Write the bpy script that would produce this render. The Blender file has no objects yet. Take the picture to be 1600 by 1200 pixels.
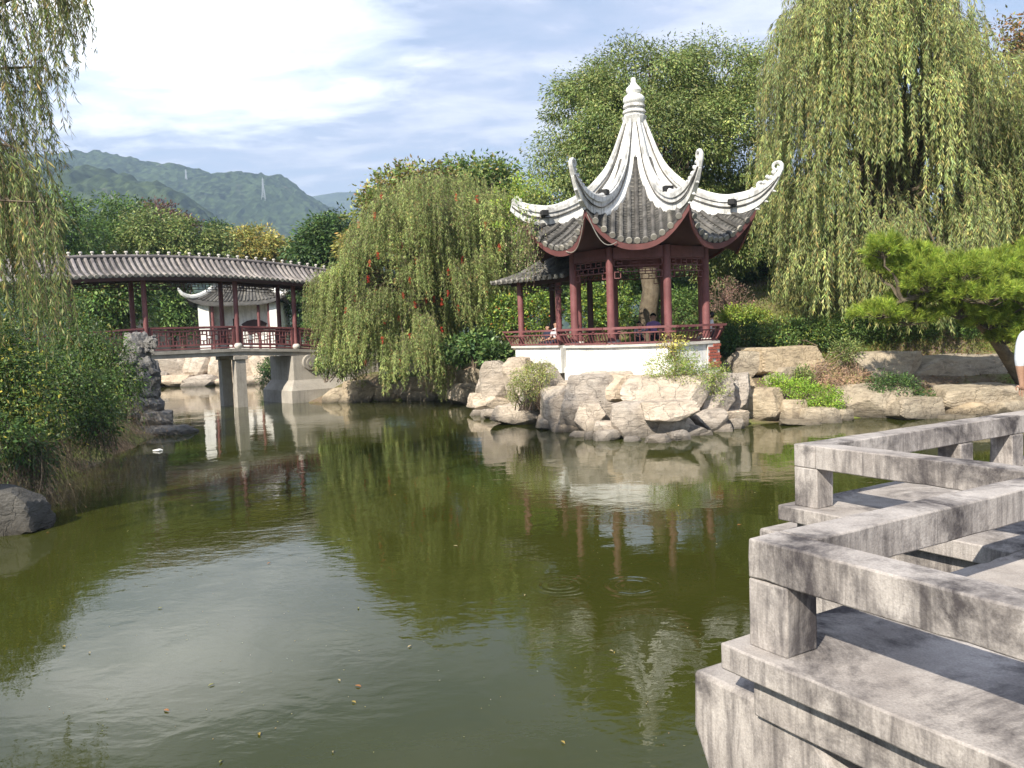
import bpy, bmesh, math, random
import numpy as np
from mathutils import Vector, Matrix, noise

S = bpy.context.scene
COL = S.collection
rng = np.random.default_rng(11)
random.seed(11)
PI = math.pi
rad = math.radians

# ------------------------------------------------------------------ camera
CAM_H, FPX = 2.8, 1290.0
_p, _r = rad(3.6), rad(2.06)
_R0 = np.array([1.0, 0, 0]); _F = np.array([0, math.cos(_p), -math.sin(_p)]); _U0 = np.cross(_R0, _F)
_R = math.cos(_r) * _R0 - math.sin(_r) * _U0
_U = math.cos(_r) * _U0 + math.sin(_r) * _R0
cam_d = bpy.data.cameras.new('camera'); cam = bpy.data.objects.new('camera', cam_d); COL.objects.link(cam)
cam_d.sensor_width = 36; cam_d.lens = FPX / 1600 * 36; cam_d.clip_start = 0.05; cam_d.clip_end = 9000
_m = Matrix.Identity(4)
for i in range(3):
    _m[i][0] = _R[i]; _m[i][1] = _U[i]; _m[i][2] = -_F[i]
_m[2][3] = CAM_H
cam.matrix_world = _m
S.camera = cam

def ray(x, y): return _F + _R * (x - 800) / FPX + _U * (600 - y) / FPX
def at(x, y, Y):                     # point at depth Y seen at photo pixel (x, y)
    d = ray(x, y); return np.array([0, 0, CAM_H]) + d * (Y / d[1])
def W(x, y, z=0.0):                  # point on the level z seen at photo pixel (x, y)
    d = ray(x, y); return np.array([0, 0, CAM_H]) + d * ((z - CAM_H) / d[2])
def PX(p):                           # photo pixel of a point
    q = np.asarray(p, float) - np.array([0, 0, CAM_H]); z = q @ _F
    return 800 + FPX * (q @ _R) / z, 600 - FPX * (q @ _U) / z

# ------------------------------------------------------------------ light
SUN_AZ, SUN_EL = 32.0, 38.0          # light travels 32 deg right of straight ahead
S.view_settings.view_transform = 'Standard'; S.view_settings.look = 'None'
S.view_settings.exposure = 1.05; S.view_settings.gamma = 1; S.view_settings.use_curve_mapping = False
_L = Vector((math.sin(rad(SUN_AZ)) * math.cos(rad(SUN_EL)), math.cos(rad(SUN_AZ)) * math.cos(rad(SUN_EL)), -math.sin(rad(SUN_EL))))
sl = bpy.data.lights.new('sun', 'SUN'); sl.energy = 5.0; sl.angle = rad(0.53); sl.color = (1, 0.93, 0.80)
so = bpy.data.objects.new('sun', sl); COL.objects.link(so)
so.rotation_euler = _L.to_track_quat('-Z', 'Y').to_euler(); so.location = (-20, -30, 40)

world = bpy.data.worlds.new('World'); S.world = world; world.use_nodes = True

class NT:
    """terse node-tree writer"""
    def __init__(s, tree): s.t = tree; s.t.nodes.clear()
    def n(s, typ, ins=None, **kw):
        nd = s.t.nodes.new(typ)
        for k, v in kw.items(): setattr(nd, k, v)
        for k, v in (ins or {}).items():
            sock = nd.inputs[k]
            if isinstance(v, bpy.types.NodeSocket): s.t.links.new(v, sock)
            else: sock.default_value = v
        return nd
    def math(s, op, a, b=0.0, c=None, clamp=False):
        ins = {0: a, 1: b}
        if c is not None: ins[2] = c
        return s.n('ShaderNodeMath', ins, operation=op, use_clamp=clamp).outputs[0]
    def vmath(s, op, a, b=(0, 0, 0)):
        return s.n('ShaderNodeVectorMath', {0: a, 1: b}, operation=op).outputs[0]
    def mix(s, f, a, b, blend='MIX'):
        nd = s.t.nodes.new('ShaderNodeMix'); nd.data_type = 'RGBA'; nd.blend_type = blend
        for k, v in ((0, f), (6, a), (7, b)):
            if isinstance(v, bpy.types.NodeSocket): s.t.links.new(v, nd.inputs[k])
            else: nd.inputs[k].default_value = (*v, 1) if k and len(v) == 3 else v
        return nd.outputs[2]
    def ramp(s, f, stops):
        nd = s.n('ShaderNodeValToRGB', {0: f}); cr = nd.color_ramp
        while len(cr.elements) > 1: cr.elements.remove(cr.elements[-1])
        for i, (p, c) in enumerate(stops):
            e = cr.elements[0] if i == 0 else cr.elements.new(p)
            e.position = p; e.color = (c, c, c, 1) if not hasattr(c, '__len__') else (*c, 1)
        return nd.outputs[0]
    def noise(s, vec, scale, detail=4, rough=0.55, dist=0.0):
        return s.n('ShaderNodeTexNoise', {'Vector': vec, 'Scale': scale, 'Detail': detail, 'Roughness': rough, 'Distortion': dist}).outputs[0]
    def scaled(s, vec, sc, loc=(0, 0, 0)):
        return s.n('ShaderNodeMapping', {'Vector': vec, 'Scale': sc, 'Location': loc}).outputs[0]
    def pos(s): return s.n('ShaderNodeNewGeometry').outputs['Position']
    def bump(s, h, strength=1.0, distance=0.01, normal=None):
        ins = {'Height': h, 'Strength': strength, 'Distance': distance}
        if normal is not None: ins['Normal'] = normal
        return s.n('ShaderNodeBump', ins).outputs[0]

# sky: Nishita air with drifting cloud, one thick bank standing in the front left
w = NT(world.node_tree)
sky = w.n('ShaderNodeTexSky', sky_type='NISHITA'); sky.sun_disc = False
sky.sun_elevation = rad(SUN_EL); sky.sun_rotation = rad(180 + SUN_AZ); sky.air_density = 1.0; sky.dust_density = 0.6; sky.ozone_density = 1.2
dirv = w.n('ShaderNodeTexCoord').outputs['Generated']
sep = w.n('ShaderNodeSeparateXYZ', {0: dirv})
dz = w.math('MAXIMUM', sep.outputs[2], 0.0)
den = w.math('ADD', dz, 0.16)
pl = w.n('ShaderNodeCombineXYZ', {0: w.math('DIVIDE', sep.outputs[0], den), 1: w.math('DIVIDE', sep.outputs[1], den), 2: 0.0}).outputs[0]
n1 = w.noise(w.scaled(pl, (0.8, 1.25, 1), (3.1, 1.7, 0)), 1.0, 7, 0.56, 0.35)
n2 = w.noise(w.scaled(pl, (1.5, 3.2, 1), (7.3, 0.2, 0)), 1.3, 6, 0.6, 0.5)
cov = w.math('ADD', w.math('MULTIPLY', n1, 0.65), w.math('MULTIPLY', n2, 0.35))
fine = w.noise(w.scaled(pl, (2.2, 3.6, 1), (2.7, 8.1, 0)), 2.0, 8, 0.62, 0.6)
cov2 = w.math('ADD', w.math('MULTIPLY', cov, 0.84), w.math('MULTIPLY', fine, 0.16))
def bank(az, el, waz, wel):          # a heap of cloud around one direction
    ax = w.math('DIVIDE', w.math('SUBTRACT', w.math('ARCTAN2', sep.outputs[0], sep.outputs[1]), rad(az)), rad(waz))
    ex = w.math('DIVIDE', w.math('SUBTRACT', w.math('ARCSINE', sep.outputs[2]), rad(el)), rad(wel))
    r2 = w.math('ADD', w.math('MULTIPLY', ax, ax), w.math('MULTIPLY', ex, ex))
    return w.math('SUBTRACT', 1.0, w.math('SQRT', r2))
wob = w.math('MULTIPLY', w.math('SUBTRACT', n2, 0.5), 0.9)
b1 = w.math('ADD', bank(-24, 20.5, 20, 8.0), w.math('ADD', w.math('MULTIPLY', w.math('SUBTRACT', n1, 0.5), 1.3), w.math('ADD', w.math('MULTIPLY', wob, 0.35), w.math('MULTIPLY', w.math('SUBTRACT', fine, 0.5), 0.5))))
b1 = w.ramp(b1, [(0.0, 0), (0.3, 0.25), (0.8, 1)])
b2 = w.ramp(w.math('ADD', bank(-12, 5, 34, 11), wob), [(0.0, 0), (0.75, 1.0)])
b3 = w.ramp(w.math('ADD', bank(4, 10, 15, 6), wob), [(0.15, 0), (0.7, 0.5)])
cl = w.ramp(cov2, [(0.40, 0.12), (0.54, 0.85), (0.62, 1.0)])
low = w.ramp(sep.outputs[2], [(0.0, 0.9), (0.3, 0.25)])
cl = w.math('MAXIMUM', w.math('MAXIMUM', cl, w.math('MULTIPLY', low, 0.75)), w.math('MAXIMUM', b2, b3))
thin = w.mix(cl, sky.outputs[0], (4.9, 5.2, 6.5))
thin = w.mix(w.ramp(cov2, [(0.52, 0), (0.66, 0.9)]), thin, (8.6, 8.7, 9.2))
full = w.mix(b1, thin, (21, 21, 21))
bg = w.n('ShaderNodeBackground', {'Color': full, 'Strength': 0.085})
w.n('ShaderNodeOutputWorld', {0: bg.outputs[0]})

# ------------------------------------------------------------------ builders
ORG = {}
def root_org(o):
    while o.parent: o = o.parent
    return ORG[o.name]
def tag(o, label=None, cat=None, group=None, kind=None):
    if label: o['label'] = label
    if cat: o['category'] = cat
    if group: o['group'] = group
    if kind: o['kind'] = kind
    return o
def thing(name, label, cat, loc, group=None):
    o = bpy.data.objects.new(name, None); COL.objects.link(o); o.empty_display_size = 0.2
    o.location = [float(c) for c in loc]; ORG[o.name] = np.array(loc, float)
    return tag(o, label, cat, group)
def link_mesh(me, name, mats, parent, org):
    o = bpy.data.objects.new(name, me); COL.objects.link(o)
    for m in (mats if isinstance(mats, (list, tuple)) else [mats]): me.materials.append(m)
    if parent is not None: o.parent = parent
    else: o.location = [float(c) for c in org]; ORG[o.name] = np.array(org, float)
    return o

class MB:
    def __init__(s): s.v = []; s.f = []; s.m = []
    def add(s, vs, fs, mi=0):
        b = len(s.v); s.v.extend([tuple(float(c) for c in p) for p in vs])
        s.f.extend([tuple(b + i for i in f) for f in fs]); s.m.extend([mi] * len(fs)); return s
    def box(s, c, size, ax=None, mi=0):
        c = np.array(c, float); ax = np.eye(3) if ax is None else np.array(ax, float); h = np.array(size, float) / 2
        vs = [c + ax[0] * h[0] * i + ax[1] * h[1] * j + ax[2] * h[2] * k for k in (-1, 1) for j in (-1, 1) for i in (-1, 1)]
        return s.add(vs, [(0, 2, 3, 1), (4, 5, 7, 6), (0, 1, 5, 4), (2, 6, 7, 3), (0, 4, 6, 2), (1, 3, 7, 5)], mi)
    def beam(s, p0, p1, wd, ht, mi=0, up=(0, 0, 1)):
        p0 = np.array(p0, float); p1 = np.array(p1, float); d = p1 - p0; L = np.linalg.norm(d); d /= L
        sd = np.cross(d, np.array(up, float)); n = np.linalg.norm(sd)
        sd = sd / n if n > 1e-5 else np.array([1.0, 0, 0]); u = np.cross(sd, d)
        return s.box((p0 + p1) / 2, (L, wd, ht), (d, sd, u), mi)
    def tube(s, pts, radii, n=6, mi=0, cap=True, squash=None):
        pts = np.array(pts, float); k = len(pts); radii = np.full(k, radii, float) if np.isscalar(radii) else np.array(radii, float)
        tg = np.gradient(pts, axis=0); tg /= np.linalg.norm(tg, axis=1)[:, None] + 1e-9
        ref = np.array([0, 0, 1.0]) if abs(tg[0][2]) < 0.9 else np.array([1.0, 0, 0])
        a = np.cross(tg[0], ref); a /= np.linalg.norm(a); vs = []
        for i in range(k):
            a = a - tg[i] * (a @ tg[i]); a /= np.linalg.norm(a) + 1e-9; b = np.cross(tg[i], a)
            for j in range(n):
                t = 2 * PI * j / n; vs.append(pts[i] + (a * math.cos(t) + b * math.sin(t)) * radii[i])
        fs = [(i * n + j, i * n + (j + 1) % n, (i + 1) * n + (j + 1) % n, (i + 1) * n + j) for i in range(k - 1) for j in range(n)]
        if cap: fs += [tuple(range(n))[::-1], tuple((k - 1) * n + j for j in range(n))]
        return s.add(vs, fs, mi)
    def lathe(s, c, prof, n=20, mi=0):
        c = np.array(c, float)
        vs = [c + (r * math.cos(2 * PI * j / n), r * math.sin(2 * PI * j / n), z) for r, z in prof for j in range(n)]
        k = len(prof); fs = [(i * n + j, i * n + (j + 1) % n, (i + 1) * n + (j + 1) % n, (i + 1) * n + j) for i in range(k - 1) for j in range(n)]
        fs += [tuple(range(n))[::-1], tuple((k - 1) * n + j for j in range(n))]
        return s.add(vs, fs, mi)
    def prism(s, poly, z0, z1, mi=0):
        n = len(poly); vs = [(x, y, z0) for x, y in poly] + [(x, y, z1) for x, y in poly]
        fs = [tuple(range(n))[::-1], tuple(range(n, 2 * n))] + [(i, (i + 1) % n, n + (i + 1) % n, n + i) for i in range(n)]
        return s.add(vs, fs, mi)
    def sheet(s, grid, mi=0, thick=None):      # grid[i][j] of points; thick gives it a back side
        g = np.array(grid, float); a, b = g.shape[:2]
        q = [(i * b + j, i * b + j + 1, (i + 1) * b + j + 1, (i + 1) * b + j) for i in range(a - 1) for j in range(b - 1)]
        s.add(g.reshape(-1, 3), q, mi)
        if thick is not None:
            g2 = g - np.array(thick, float); base = len(s.v) - a * b
            s.add(g2.reshape(-1, 3), [f[::-1] for f in q], mi)
            rim = [i * b for i in range(a)] + [(a - 1) * b + j for j in range(1, b)] + [i * b + b - 1 for i in range(a - 2, -1, -1)] + [j for j in range(b - 2, 0, -1)]
            n = a * b
            for i in range(len(rim)):
                p, q2 = rim[i], rim[(i + 1) % len(rim)]
                s.f.append((base + p, base + n + p, base + n + q2, base + q2)); s.m.append(mi)
        return s
    def build(s, name, mats, parent=None, org=None, smooth=False, bevel=0.0):
        if org is None: org = root_org(parent) if parent is not None else (np.mean([v[0] for v in s.v]), np.mean([v[1] for v in s.v]), min(v[2] for v in s.v))
        org = np.array(org, float); me = bpy.data.meshes.new(name)
        me.from_pydata([(v[0] - org[0], v[1] - org[1], v[2] - org[2]) for v in s.v], [], s.f)
        if any(s.m): me.polygons.foreach_set('material_index', s.m)
        if smooth:
            me.polygons.foreach_set('use_smooth', [True] * len(me.polygons)); me.set_sharp_from_angle(angle=rad(40))
        o = link_mesh(me, name, mats, parent, org)
        if bevel:
            bm_ = o.modifiers.new('bevel', 'BEVEL'); bm_.width = bevel; bm_.segments = 2; bm_.limit_method = 'ANGLE'; bm_.angle_limit = rad(40)
        return o

def cr(P, t):                                   # Catmull-Rom through P, t in 0..1
    P = np.array(P, float); n = len(P) - 1; t = np.atleast_1d(np.array(t, float)) * n
    i = np.clip(t.astype(int), 0, n - 1); f = (t - i)[:, None]
    p0 = P[np.clip(i - 1, 0, n)]; p1 = P[i]; p2 = P[np.clip(i + 1, 0, n)]; p3 = P[np.clip(i + 2, 0, n)]
    return 0.5 * (2 * p1 + (p2 - p0) * f + (2 * p0 - 5 * p1 + 4 * p2 - p3) * f ** 2 + (3 * p1 - p0 - 3 * p2 + p3) * f ** 3)

def unit(v): return v / (np.linalg.norm(v, axis=-1, keepdims=True) + 1e-9)

class Leaves:                                   # a crown: every leaf a bent face of its own, hue from an attribute
    def __init__(s): s.P = []; s.D = []; s.L = []; s.Wd = []; s.C = []; s.N = []
    def add(s, P, D, L, Wd, C, N=None):
        n = len(P); s.P.append(P); s.D.append(unit(D)); s.L.append(np.broadcast_to(L, n)); s.Wd.append(np.broadcast_to(Wd, n)); s.C.append(C)
        s.N.append(rng.normal(size=(n, 3)) if N is None else N)
        return s
    def build(s, name, mat, parent=None, org=None):
        P = np.concatenate(s.P); D = np.concatenate(s.D); L = np.concatenate(s.L)[:, None]; Wd = np.concatenate(s.Wd)[:, None]; C = np.concatenate(s.C)
        n = len(P); b = unit(np.cross(D, np.concatenate(s.N))); nn = np.cross(D, b)
        org = root_org(parent) if parent is not None else np.array(org, float)
        P = P - org
        V = np.empty((n, 4, 3), np.float32)
        V[:, 0] = P; V[:, 1] = P + D * L * 0.45 + b * Wd * 0.5 + nn * L * 0.05; V[:, 2] = P + D * L; V[:, 3] = P + D * L * 0.45 - b * Wd * 0.5 + nn * L * 0.05
        me = bpy.data.meshes.new(name); me.vertices.add(4 * n); me.vertices.foreach_set('co', V.ravel())
        me.loops.add(4 * n); me.loops.foreach_set('vertex_index', np.arange(4 * n, dtype=np.int32))
        me.polygons.add(n); me.polygons.foreach_set('loop_start', np.arange(0, 4 * n, 4, dtype=np.int32))
        me.update(calc_edges=True)
        at_ = me.attributes.new('col', 'FLOAT_COLOR', 'FACE'); c4 = np.ones((n, 4), np.float32); c4[:, :3] = C; at_.data.foreach_set('color', c4.ravel())
        return link_mesh(me, name, mat, parent, org)

GAIN = 2.2                                      # brightens all leaf tones below, tuned by the rendered crowns
def hues(n, pal, jit=0.16, gain=None):
    pal = np.array(pal, float); wts = pal[:, 3] / pal[:, 3].sum(); c = pal[rng.choice(len(pal), n, p=wts), :3]
    c = c * (GAIN if gain is None else gain)
    return np.clip(c * np.exp(rng.normal(0, jit, (n, 1))) * np.exp(rng.normal(0, jit * 0.4, (n, 3))), 0.004, 0.9)

# ------------------------------------------------------------------ materials
def new_mat(name):
    m = bpy.data.materials.new(name); m.use_nodes = True; return m, NT(m.node_tree)
def finish(t, bsdf): t.n('ShaderNodeOutputMaterial', {0: bsdf})
def principled(t, col, rough=0.8, normal=None, spec=0.3, **extra):
    ins = {'Base Color': col if isinstance(col, bpy.types.NodeSocket) else (*col, 1), 'Roughness': rough, 'Specular IOR Level': spec}
    if normal is not None: ins['Normal'] = normal
    ins.update(extra); return t.n('ShaderNodeBsdfPrincipled', ins).outputs[0]

def mat_foliage(name, trans=0.35, rough=0.55, spec=0.3):
    m, t = new_mat(name); c = t.n('ShaderNodeAttribute', attribute_name='col').outputs[0]
    a = principled(t, c, rough, spec=spec)
    tr = t.n('ShaderNodeBsdfTranslucent', {0: t.mix(0.5, c, (1.0, 1.0, 0.45), 'MULTIPLY')}).outputs[0]
    finish(t, t.n('ShaderNodeMixShader', {0: trans, 1: a, 2: tr}).outputs[0]); return m

def mat_wear(name, c1, c2, dark, scale=1.5, streak=0.5, blotch=0.5, rough=0.85, bump=0.4, fine=40, spec=0.2, streak2=0.0, each=0.0):
    """surface with two tones, rain streaks and dark blotches"""
    m, t = new_mat(name); p = t.pos()
    base = t.mix(t.ramp(t.noise(p, scale, 6, 0.6), [(0.35, 0), (0.65, 1)]), c1, c2)
    st = t.ramp(t.noise(t.scaled(p, (7, 7, 0.55)), 1.3, 4, 0.6), [(0.5, 0), (0.72, 1)])
    nz = t.math('ABSOLUTE', t.n('ShaderNodeSeparateXYZ', {0: t.n('ShaderNodeNewGeometry').outputs['Normal']}).outputs[2])
    st = t.math('MULTIPLY', st, t.math('SUBTRACT', 1.0, nz, clamp=True))       # rain runs down upright faces only
    base = t.mix(t.math('MULTIPLY', st, streak), base, dark)
    if streak2:                          # fine run-off marks, dark ones and pale lime ones
        s2 = t.noise(t.scaled(p, (17, 17, 2.6), (3, 1, 0)), 1.0, 6, 0.7, 0.8); up_ = t.math('SUBTRACT', 1.0, nz, clamp=True)
        base = t.mix(t.math('MULTIPLY', t.math('MULTIPLY', t.ramp(s2, [(0.50, 0), (0.72, 1)]), up_), streak2), base, dark)
        base = t.mix(t.math('MULTIPLY', t.math('MULTIPLY', t.ramp(s2, [(0.28, 1), (0.46, 0)]), up_), streak2 * 0.6), base, tuple(min(1, x * 1.45) for x in c2))
    bl = t.ramp(t.math('ADD', t.noise(p, scale * 0.7, 8, 0.72, 0.5), t.math('MULTIPLY', t.noise(p, scale * 6, 4, 0.6), 0.14)), [(0.53, 0), (0.70, 1)])
    base = t.mix(t.math('MULTIPLY', bl, blotch), base, dark)
    if each:                             # every piece weathers a little differently
        base = t.mix(each, base, t.ramp(t.n('ShaderNodeObjectInfo').outputs['Random'], [(0, (0.62, 0.60, 0.58)), (0.5, (1, 1, 1)), (1, (1.25, 1.22, 1.12))]), 'MULTIPLY')
    sp = t.ramp(t.noise(p, fine * 1.7, 2, 0.5), [(0.3, 0.80), (0.7, 1.15)])
    base = t.mix(0.75, base, sp, 'MULTIPLY')
    h = t.math('ADD', t.math('MULTIPLY', t.noise(p, fine, 5, 0.7), 0.5), t.noise(p, scale * 4, 5, 0.6))
    finish(t, principled(t, base, rough, t.bump(h, bump, 0.012), spec)); return m

M = {}
M['concrete'] = mat_wear('concrete', (0.25, 0.222, 0.205), (0.44, 0.40, 0.37), (0.055, 0.048, 0.05), 1.9, 0.78, 0.97, 0.9, 0.7, 55, streak2=0.65)
M['old_concrete'] = mat_wear('old_concrete', (0.34, 0.31, 0.27), (0.44, 0.40, 0.35), (0.15, 0.135, 0.12), 0.8, 0.4, 0.4, 0.9, 0.4, 30)
M['plaster'] = mat_wear('plaster', (0.86, 0.85, 0.82), (0.76, 0.75, 0.72), (0.26, 0.255, 0.245), 1.9, 0.45, 0.35, 0.85, 0.15, 30)
M['ridge_plaster'] = mat_wear('ridge_plaster', (0.76, 0.75, 0.73), (0.60, 0.59, 0.57), (0.14, 0.137, 0.13), 3.2, 0.7, 0.6, 0.85, 0.3, 30)
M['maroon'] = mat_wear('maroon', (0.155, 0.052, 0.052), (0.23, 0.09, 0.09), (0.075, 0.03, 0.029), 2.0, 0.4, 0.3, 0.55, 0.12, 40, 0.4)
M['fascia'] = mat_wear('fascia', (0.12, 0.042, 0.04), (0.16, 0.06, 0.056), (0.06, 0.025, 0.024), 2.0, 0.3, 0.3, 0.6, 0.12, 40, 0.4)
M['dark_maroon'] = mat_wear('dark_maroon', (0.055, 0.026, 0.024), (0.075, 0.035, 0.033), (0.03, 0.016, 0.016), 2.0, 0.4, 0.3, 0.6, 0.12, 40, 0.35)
M['tile'] = mat_wear('tile', (0.095, 0.092, 0.088), (0.175, 0.165, 0.155), (0.035, 0.034, 0.032), 3.2, 0.35, 0.75, 0.85, 0.5, 30, each=0.8)
M['bridge_tile'] = mat_wear('bridge_tile', (0.20, 0.18, 0.18), (0.29, 0.265, 0.265), (0.085, 0.078, 0.078), 2.2, 0.3, 0.65, 0.85, 0.5, 30, each=0.8)
M['pan_tile'] = mat_wear('pan_tile', (0.06, 0.058, 0.055), (0.10, 0.095, 0.09), (0.03, 0.029, 0.028), 3.0, 0.2, 0.4, 0.9, 0.5, 30)
M['tile_end'] = mat_wear('tile_end', (0.33, 0.31, 0.28), (0.24, 0.23, 0.21), (0.12, 0.11, 0.10), 6.0, 0.1, 0.4, 0.9, 0.4, 60, each=0.8)
M['white_stone'] = mat_wear('white_stone', (0.62, 0.58, 0.53), (0.50, 0.47, 0.43), (0.25, 0.23, 0.21), 3.0, 0.2, 0.2, 0.8, 0.2, 40)
M['bark'] = mat_wear('bark', (0.11, 0.085, 0.06), (0.17, 0.14, 0.10), (0.045, 0.035, 0.03), 4.0, 0.6, 0.4, 0.95, 1.0, 25)
M['grey_bark'] = mat_wear('grey_bark', (0.17, 0.145, 0.115), (0.23, 0.20, 0.165), (0.075, 0.06, 0.05), 4.0, 0.6, 0.4, 0.95, 1.0, 25)
M['twig'] = mat_wear('twig', (0.17, 0.12, 0.085), (0.24, 0.18, 0.135), (0.09, 0.065, 0.05), 6.0, 0.1, 0.3, 0.9, 0.1, 40)
M['dark'] = mat_wear('dark', (0.02, 0.02, 0.02), (0.03, 0.03, 0.03), (0.01, 0.01, 0.01), 3, 0.1, 0.1, 0.6, 0.1, 40)
M['brick'] = mat_wear('brick', (0.33, 0.085, 0.06), (0.40, 0.13, 0.09), (0.18, 0.06, 0.05), 8, 0.2, 0.2, 0.9, 0.4, 60)
M['steel'] = mat_wear('steel', (0.35, 0.37, 0.40), (0.42, 0.44, 0.46), (0.25, 0.26, 0.28), 2, 0.1, 0.1, 0.5, 0.1, 20)
M['skin'] = mat_wear('skin', (0.42, 0.25, 0.17), (0.46, 0.28, 0.20), (0.36, 0.2, 0.14), 8, 0.05, 0.1, 0.5, 0.05, 60)
M['hair'] = mat_wear('hair', (0.012, 0.010, 0.010), (0.02, 0.017, 0.015), (0.008, 0.007, 0.007), 20, 0.1, 0.1, 0.45, 0.2, 90)
def cloth(name, c): M[name] = mat_wear(name, c, tuple(min(1, x * 1.12) for x in c), tuple(x * 0.7 for x in c), 9, 0.05, 0.15, 0.9, 0.25, 80)
cloth('purple_cloth', (0.24, 0.15, 0.33)); cloth('grey_cloth', (0.30, 0.28, 0.30)); cloth('pale_cloth', (0.60, 0.57, 0.58)); cloth('white_cloth', (0.52, 0.55, 0.59)); cloth('navy_cloth', (0.03, 0.035, 0.06)); cloth('black_cloth', (0.025, 0.025, 0.03)); cloth('shoe_cloth', (0.05, 0.045, 0.045))

def mat_rock(name, c1, c2, c3, wet=0.32):
    m, t = new_mat(name); p = t.pos(); rnd = t.n('ShaderNodeObjectInfo').outputs['Random']
    sh = t.n('ShaderNodeCombineXYZ', {0: t.math('MULTIPLY', rnd, 37.0), 1: t.math('MULTIPLY', rnd, 91.0), 2: 0.0}).outputs[0]
    q = t.vmath('ADD', p, sh)
    c = t.mix(t.ramp(t.noise(q, 1.3, 7, 0.62, 0.5), [(0.36, 0), (0.64, 1)]), c1, c2)
    c = t.mix(t.math('MULTIPLY', t.ramp(t.noise(t.scaled(q, (1, 1, 2.4)), 2.6, 8, 0.7, 0.8), [(0.48, 0), (0.66, 1)]), 0.8), c, c3)
    c = t.mix(0.9, c, t.ramp(rnd, [(0, (0.72, 0.72, 0.74)), (0.5, (1.0, 0.98, 0.95)), (1, (1.12, 1.03, 0.90))]), 'MULTIPLY')
    c = t.mix(0.7, c, t.ramp(t.noise(p, 45, 3, 0.6), [(0.3, 0.78), (0.7, 1.18)]), 'MULTIPLY')
    sp = t.n('ShaderNodeSeparateXYZ', {0: p}).outputs[2]
    wl = t.ramp(t.math('ADD', sp, t.math('MULTIPLY', t.noise(p, 2.2, 4), 0.16)), [(0.10, 1), (wet + 0.12, 0)])
    c = t.mix(t.math('MULTIPLY', wl, 0.8), c, (0.055, 0.05, 0.042))
    wq = t.vmath('ADD', q, t.n('ShaderNodeVectorMath', {0: t.n('ShaderNodeTexNoise', {'Vector': q, 'Scale': 1.8, 'Detail': 5.0}).outputs[1], 1: (0.5, 0.5, 0.5)}, operation='SCALE').outputs[0])
    vo = t.n('ShaderNodeTexVoronoi', {'Vector': t.scaled(wq, (1.0, 1.0, 0.7)), 'Scale': 1.15}, feature='DISTANCE_TO_EDGE').outputs[0]
    ck = t.ramp(vo, [(0.0, 1), (0.016, 0)])
    c = t.mix(t.math('MULTIPLY', t.math('MULTIPLY', ck, 0.5), t.ramp(t.noise(q, 0.9, 3), [(0.56, 0), (0.66, 0.8)])), c, tuple(x * 0.4 for x in c3))
    h = t.math('ADD', t.noise(q, 3.5, 9, 0.68, 0.4), t.math('MULTIPLY', t.noise(p, 30, 5, 0.7), 0.25))
    h = t.math('ADD', h, t.math('MULTIPLY', t.noise(t.scaled(q, (1.2, 1.2, 7.0)), 1.6, 6, 0.7, 0.5), 0.7))
    h = t.math('SUBTRACT', h, t.math('MULTIPLY', ck, 0.25))
    finish(t, principled(t, c, 0.9, t.bump(h, 1.0, 0.08), 0.2)); return m
M['rock'] = mat_rock('rock', (0.46, 0.395, 0.33), (0.60, 0.53, 0.455), (0.23, 0.20, 0.175))
M['brown_rock'] = mat_rock('brown_rock', (0.40, 0.335, 0.25), (0.50, 0.43, 0.33), (0.20, 0.165, 0.13))
M['shaded_rock'] = mat_rock('shaded_rock', (0.085, 0.082, 0.078), (0.14, 0.135, 0.128), (0.045, 0.043, 0.04))  # grey rock darkened, the shade on the boulder put into its colour
M['grey_rock'] = mat_rock('grey_rock', (0.17, 0.165, 0.16), (0.28, 0.27, 0.265), (0.075, 0.072, 0.07))

def mat_ground():
    m, t = new_mat('ground'); p = t.pos()
    e = t.mix(t.ramp(t.noise(p, 0.9, 6, 0.6), [(0.4, 0), (0.6, 1)]), (0.15, 0.11, 0.075), (0.22, 0.17, 0.12))
    g = t.mix(t.ramp(t.noise(p, 3.0, 6, 0.6), [(0.4, 0), (0.6, 1)]), (0.10, 0.13, 0.03), (0.16, 0.18, 0.05))
    c = t.mix(t.ramp(t.noise(p, 0.35, 6, 0.6, 0.3), [(0.42, 0), (0.55, 1)]), e, g)
    c = t.mix(0.7, c, t.ramp(t.noise(p, 22, 4, 0.6), [(0.3, 0.6), (0.7, 1.3)]), 'MULTIPLY')
    finish(t, principled(t, c, 0.95, t.bump(t.noise(p, 14, 6, 0.7), 0.8, 0.05), 0.1)); return m
M['ground'] = mat_ground()

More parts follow.
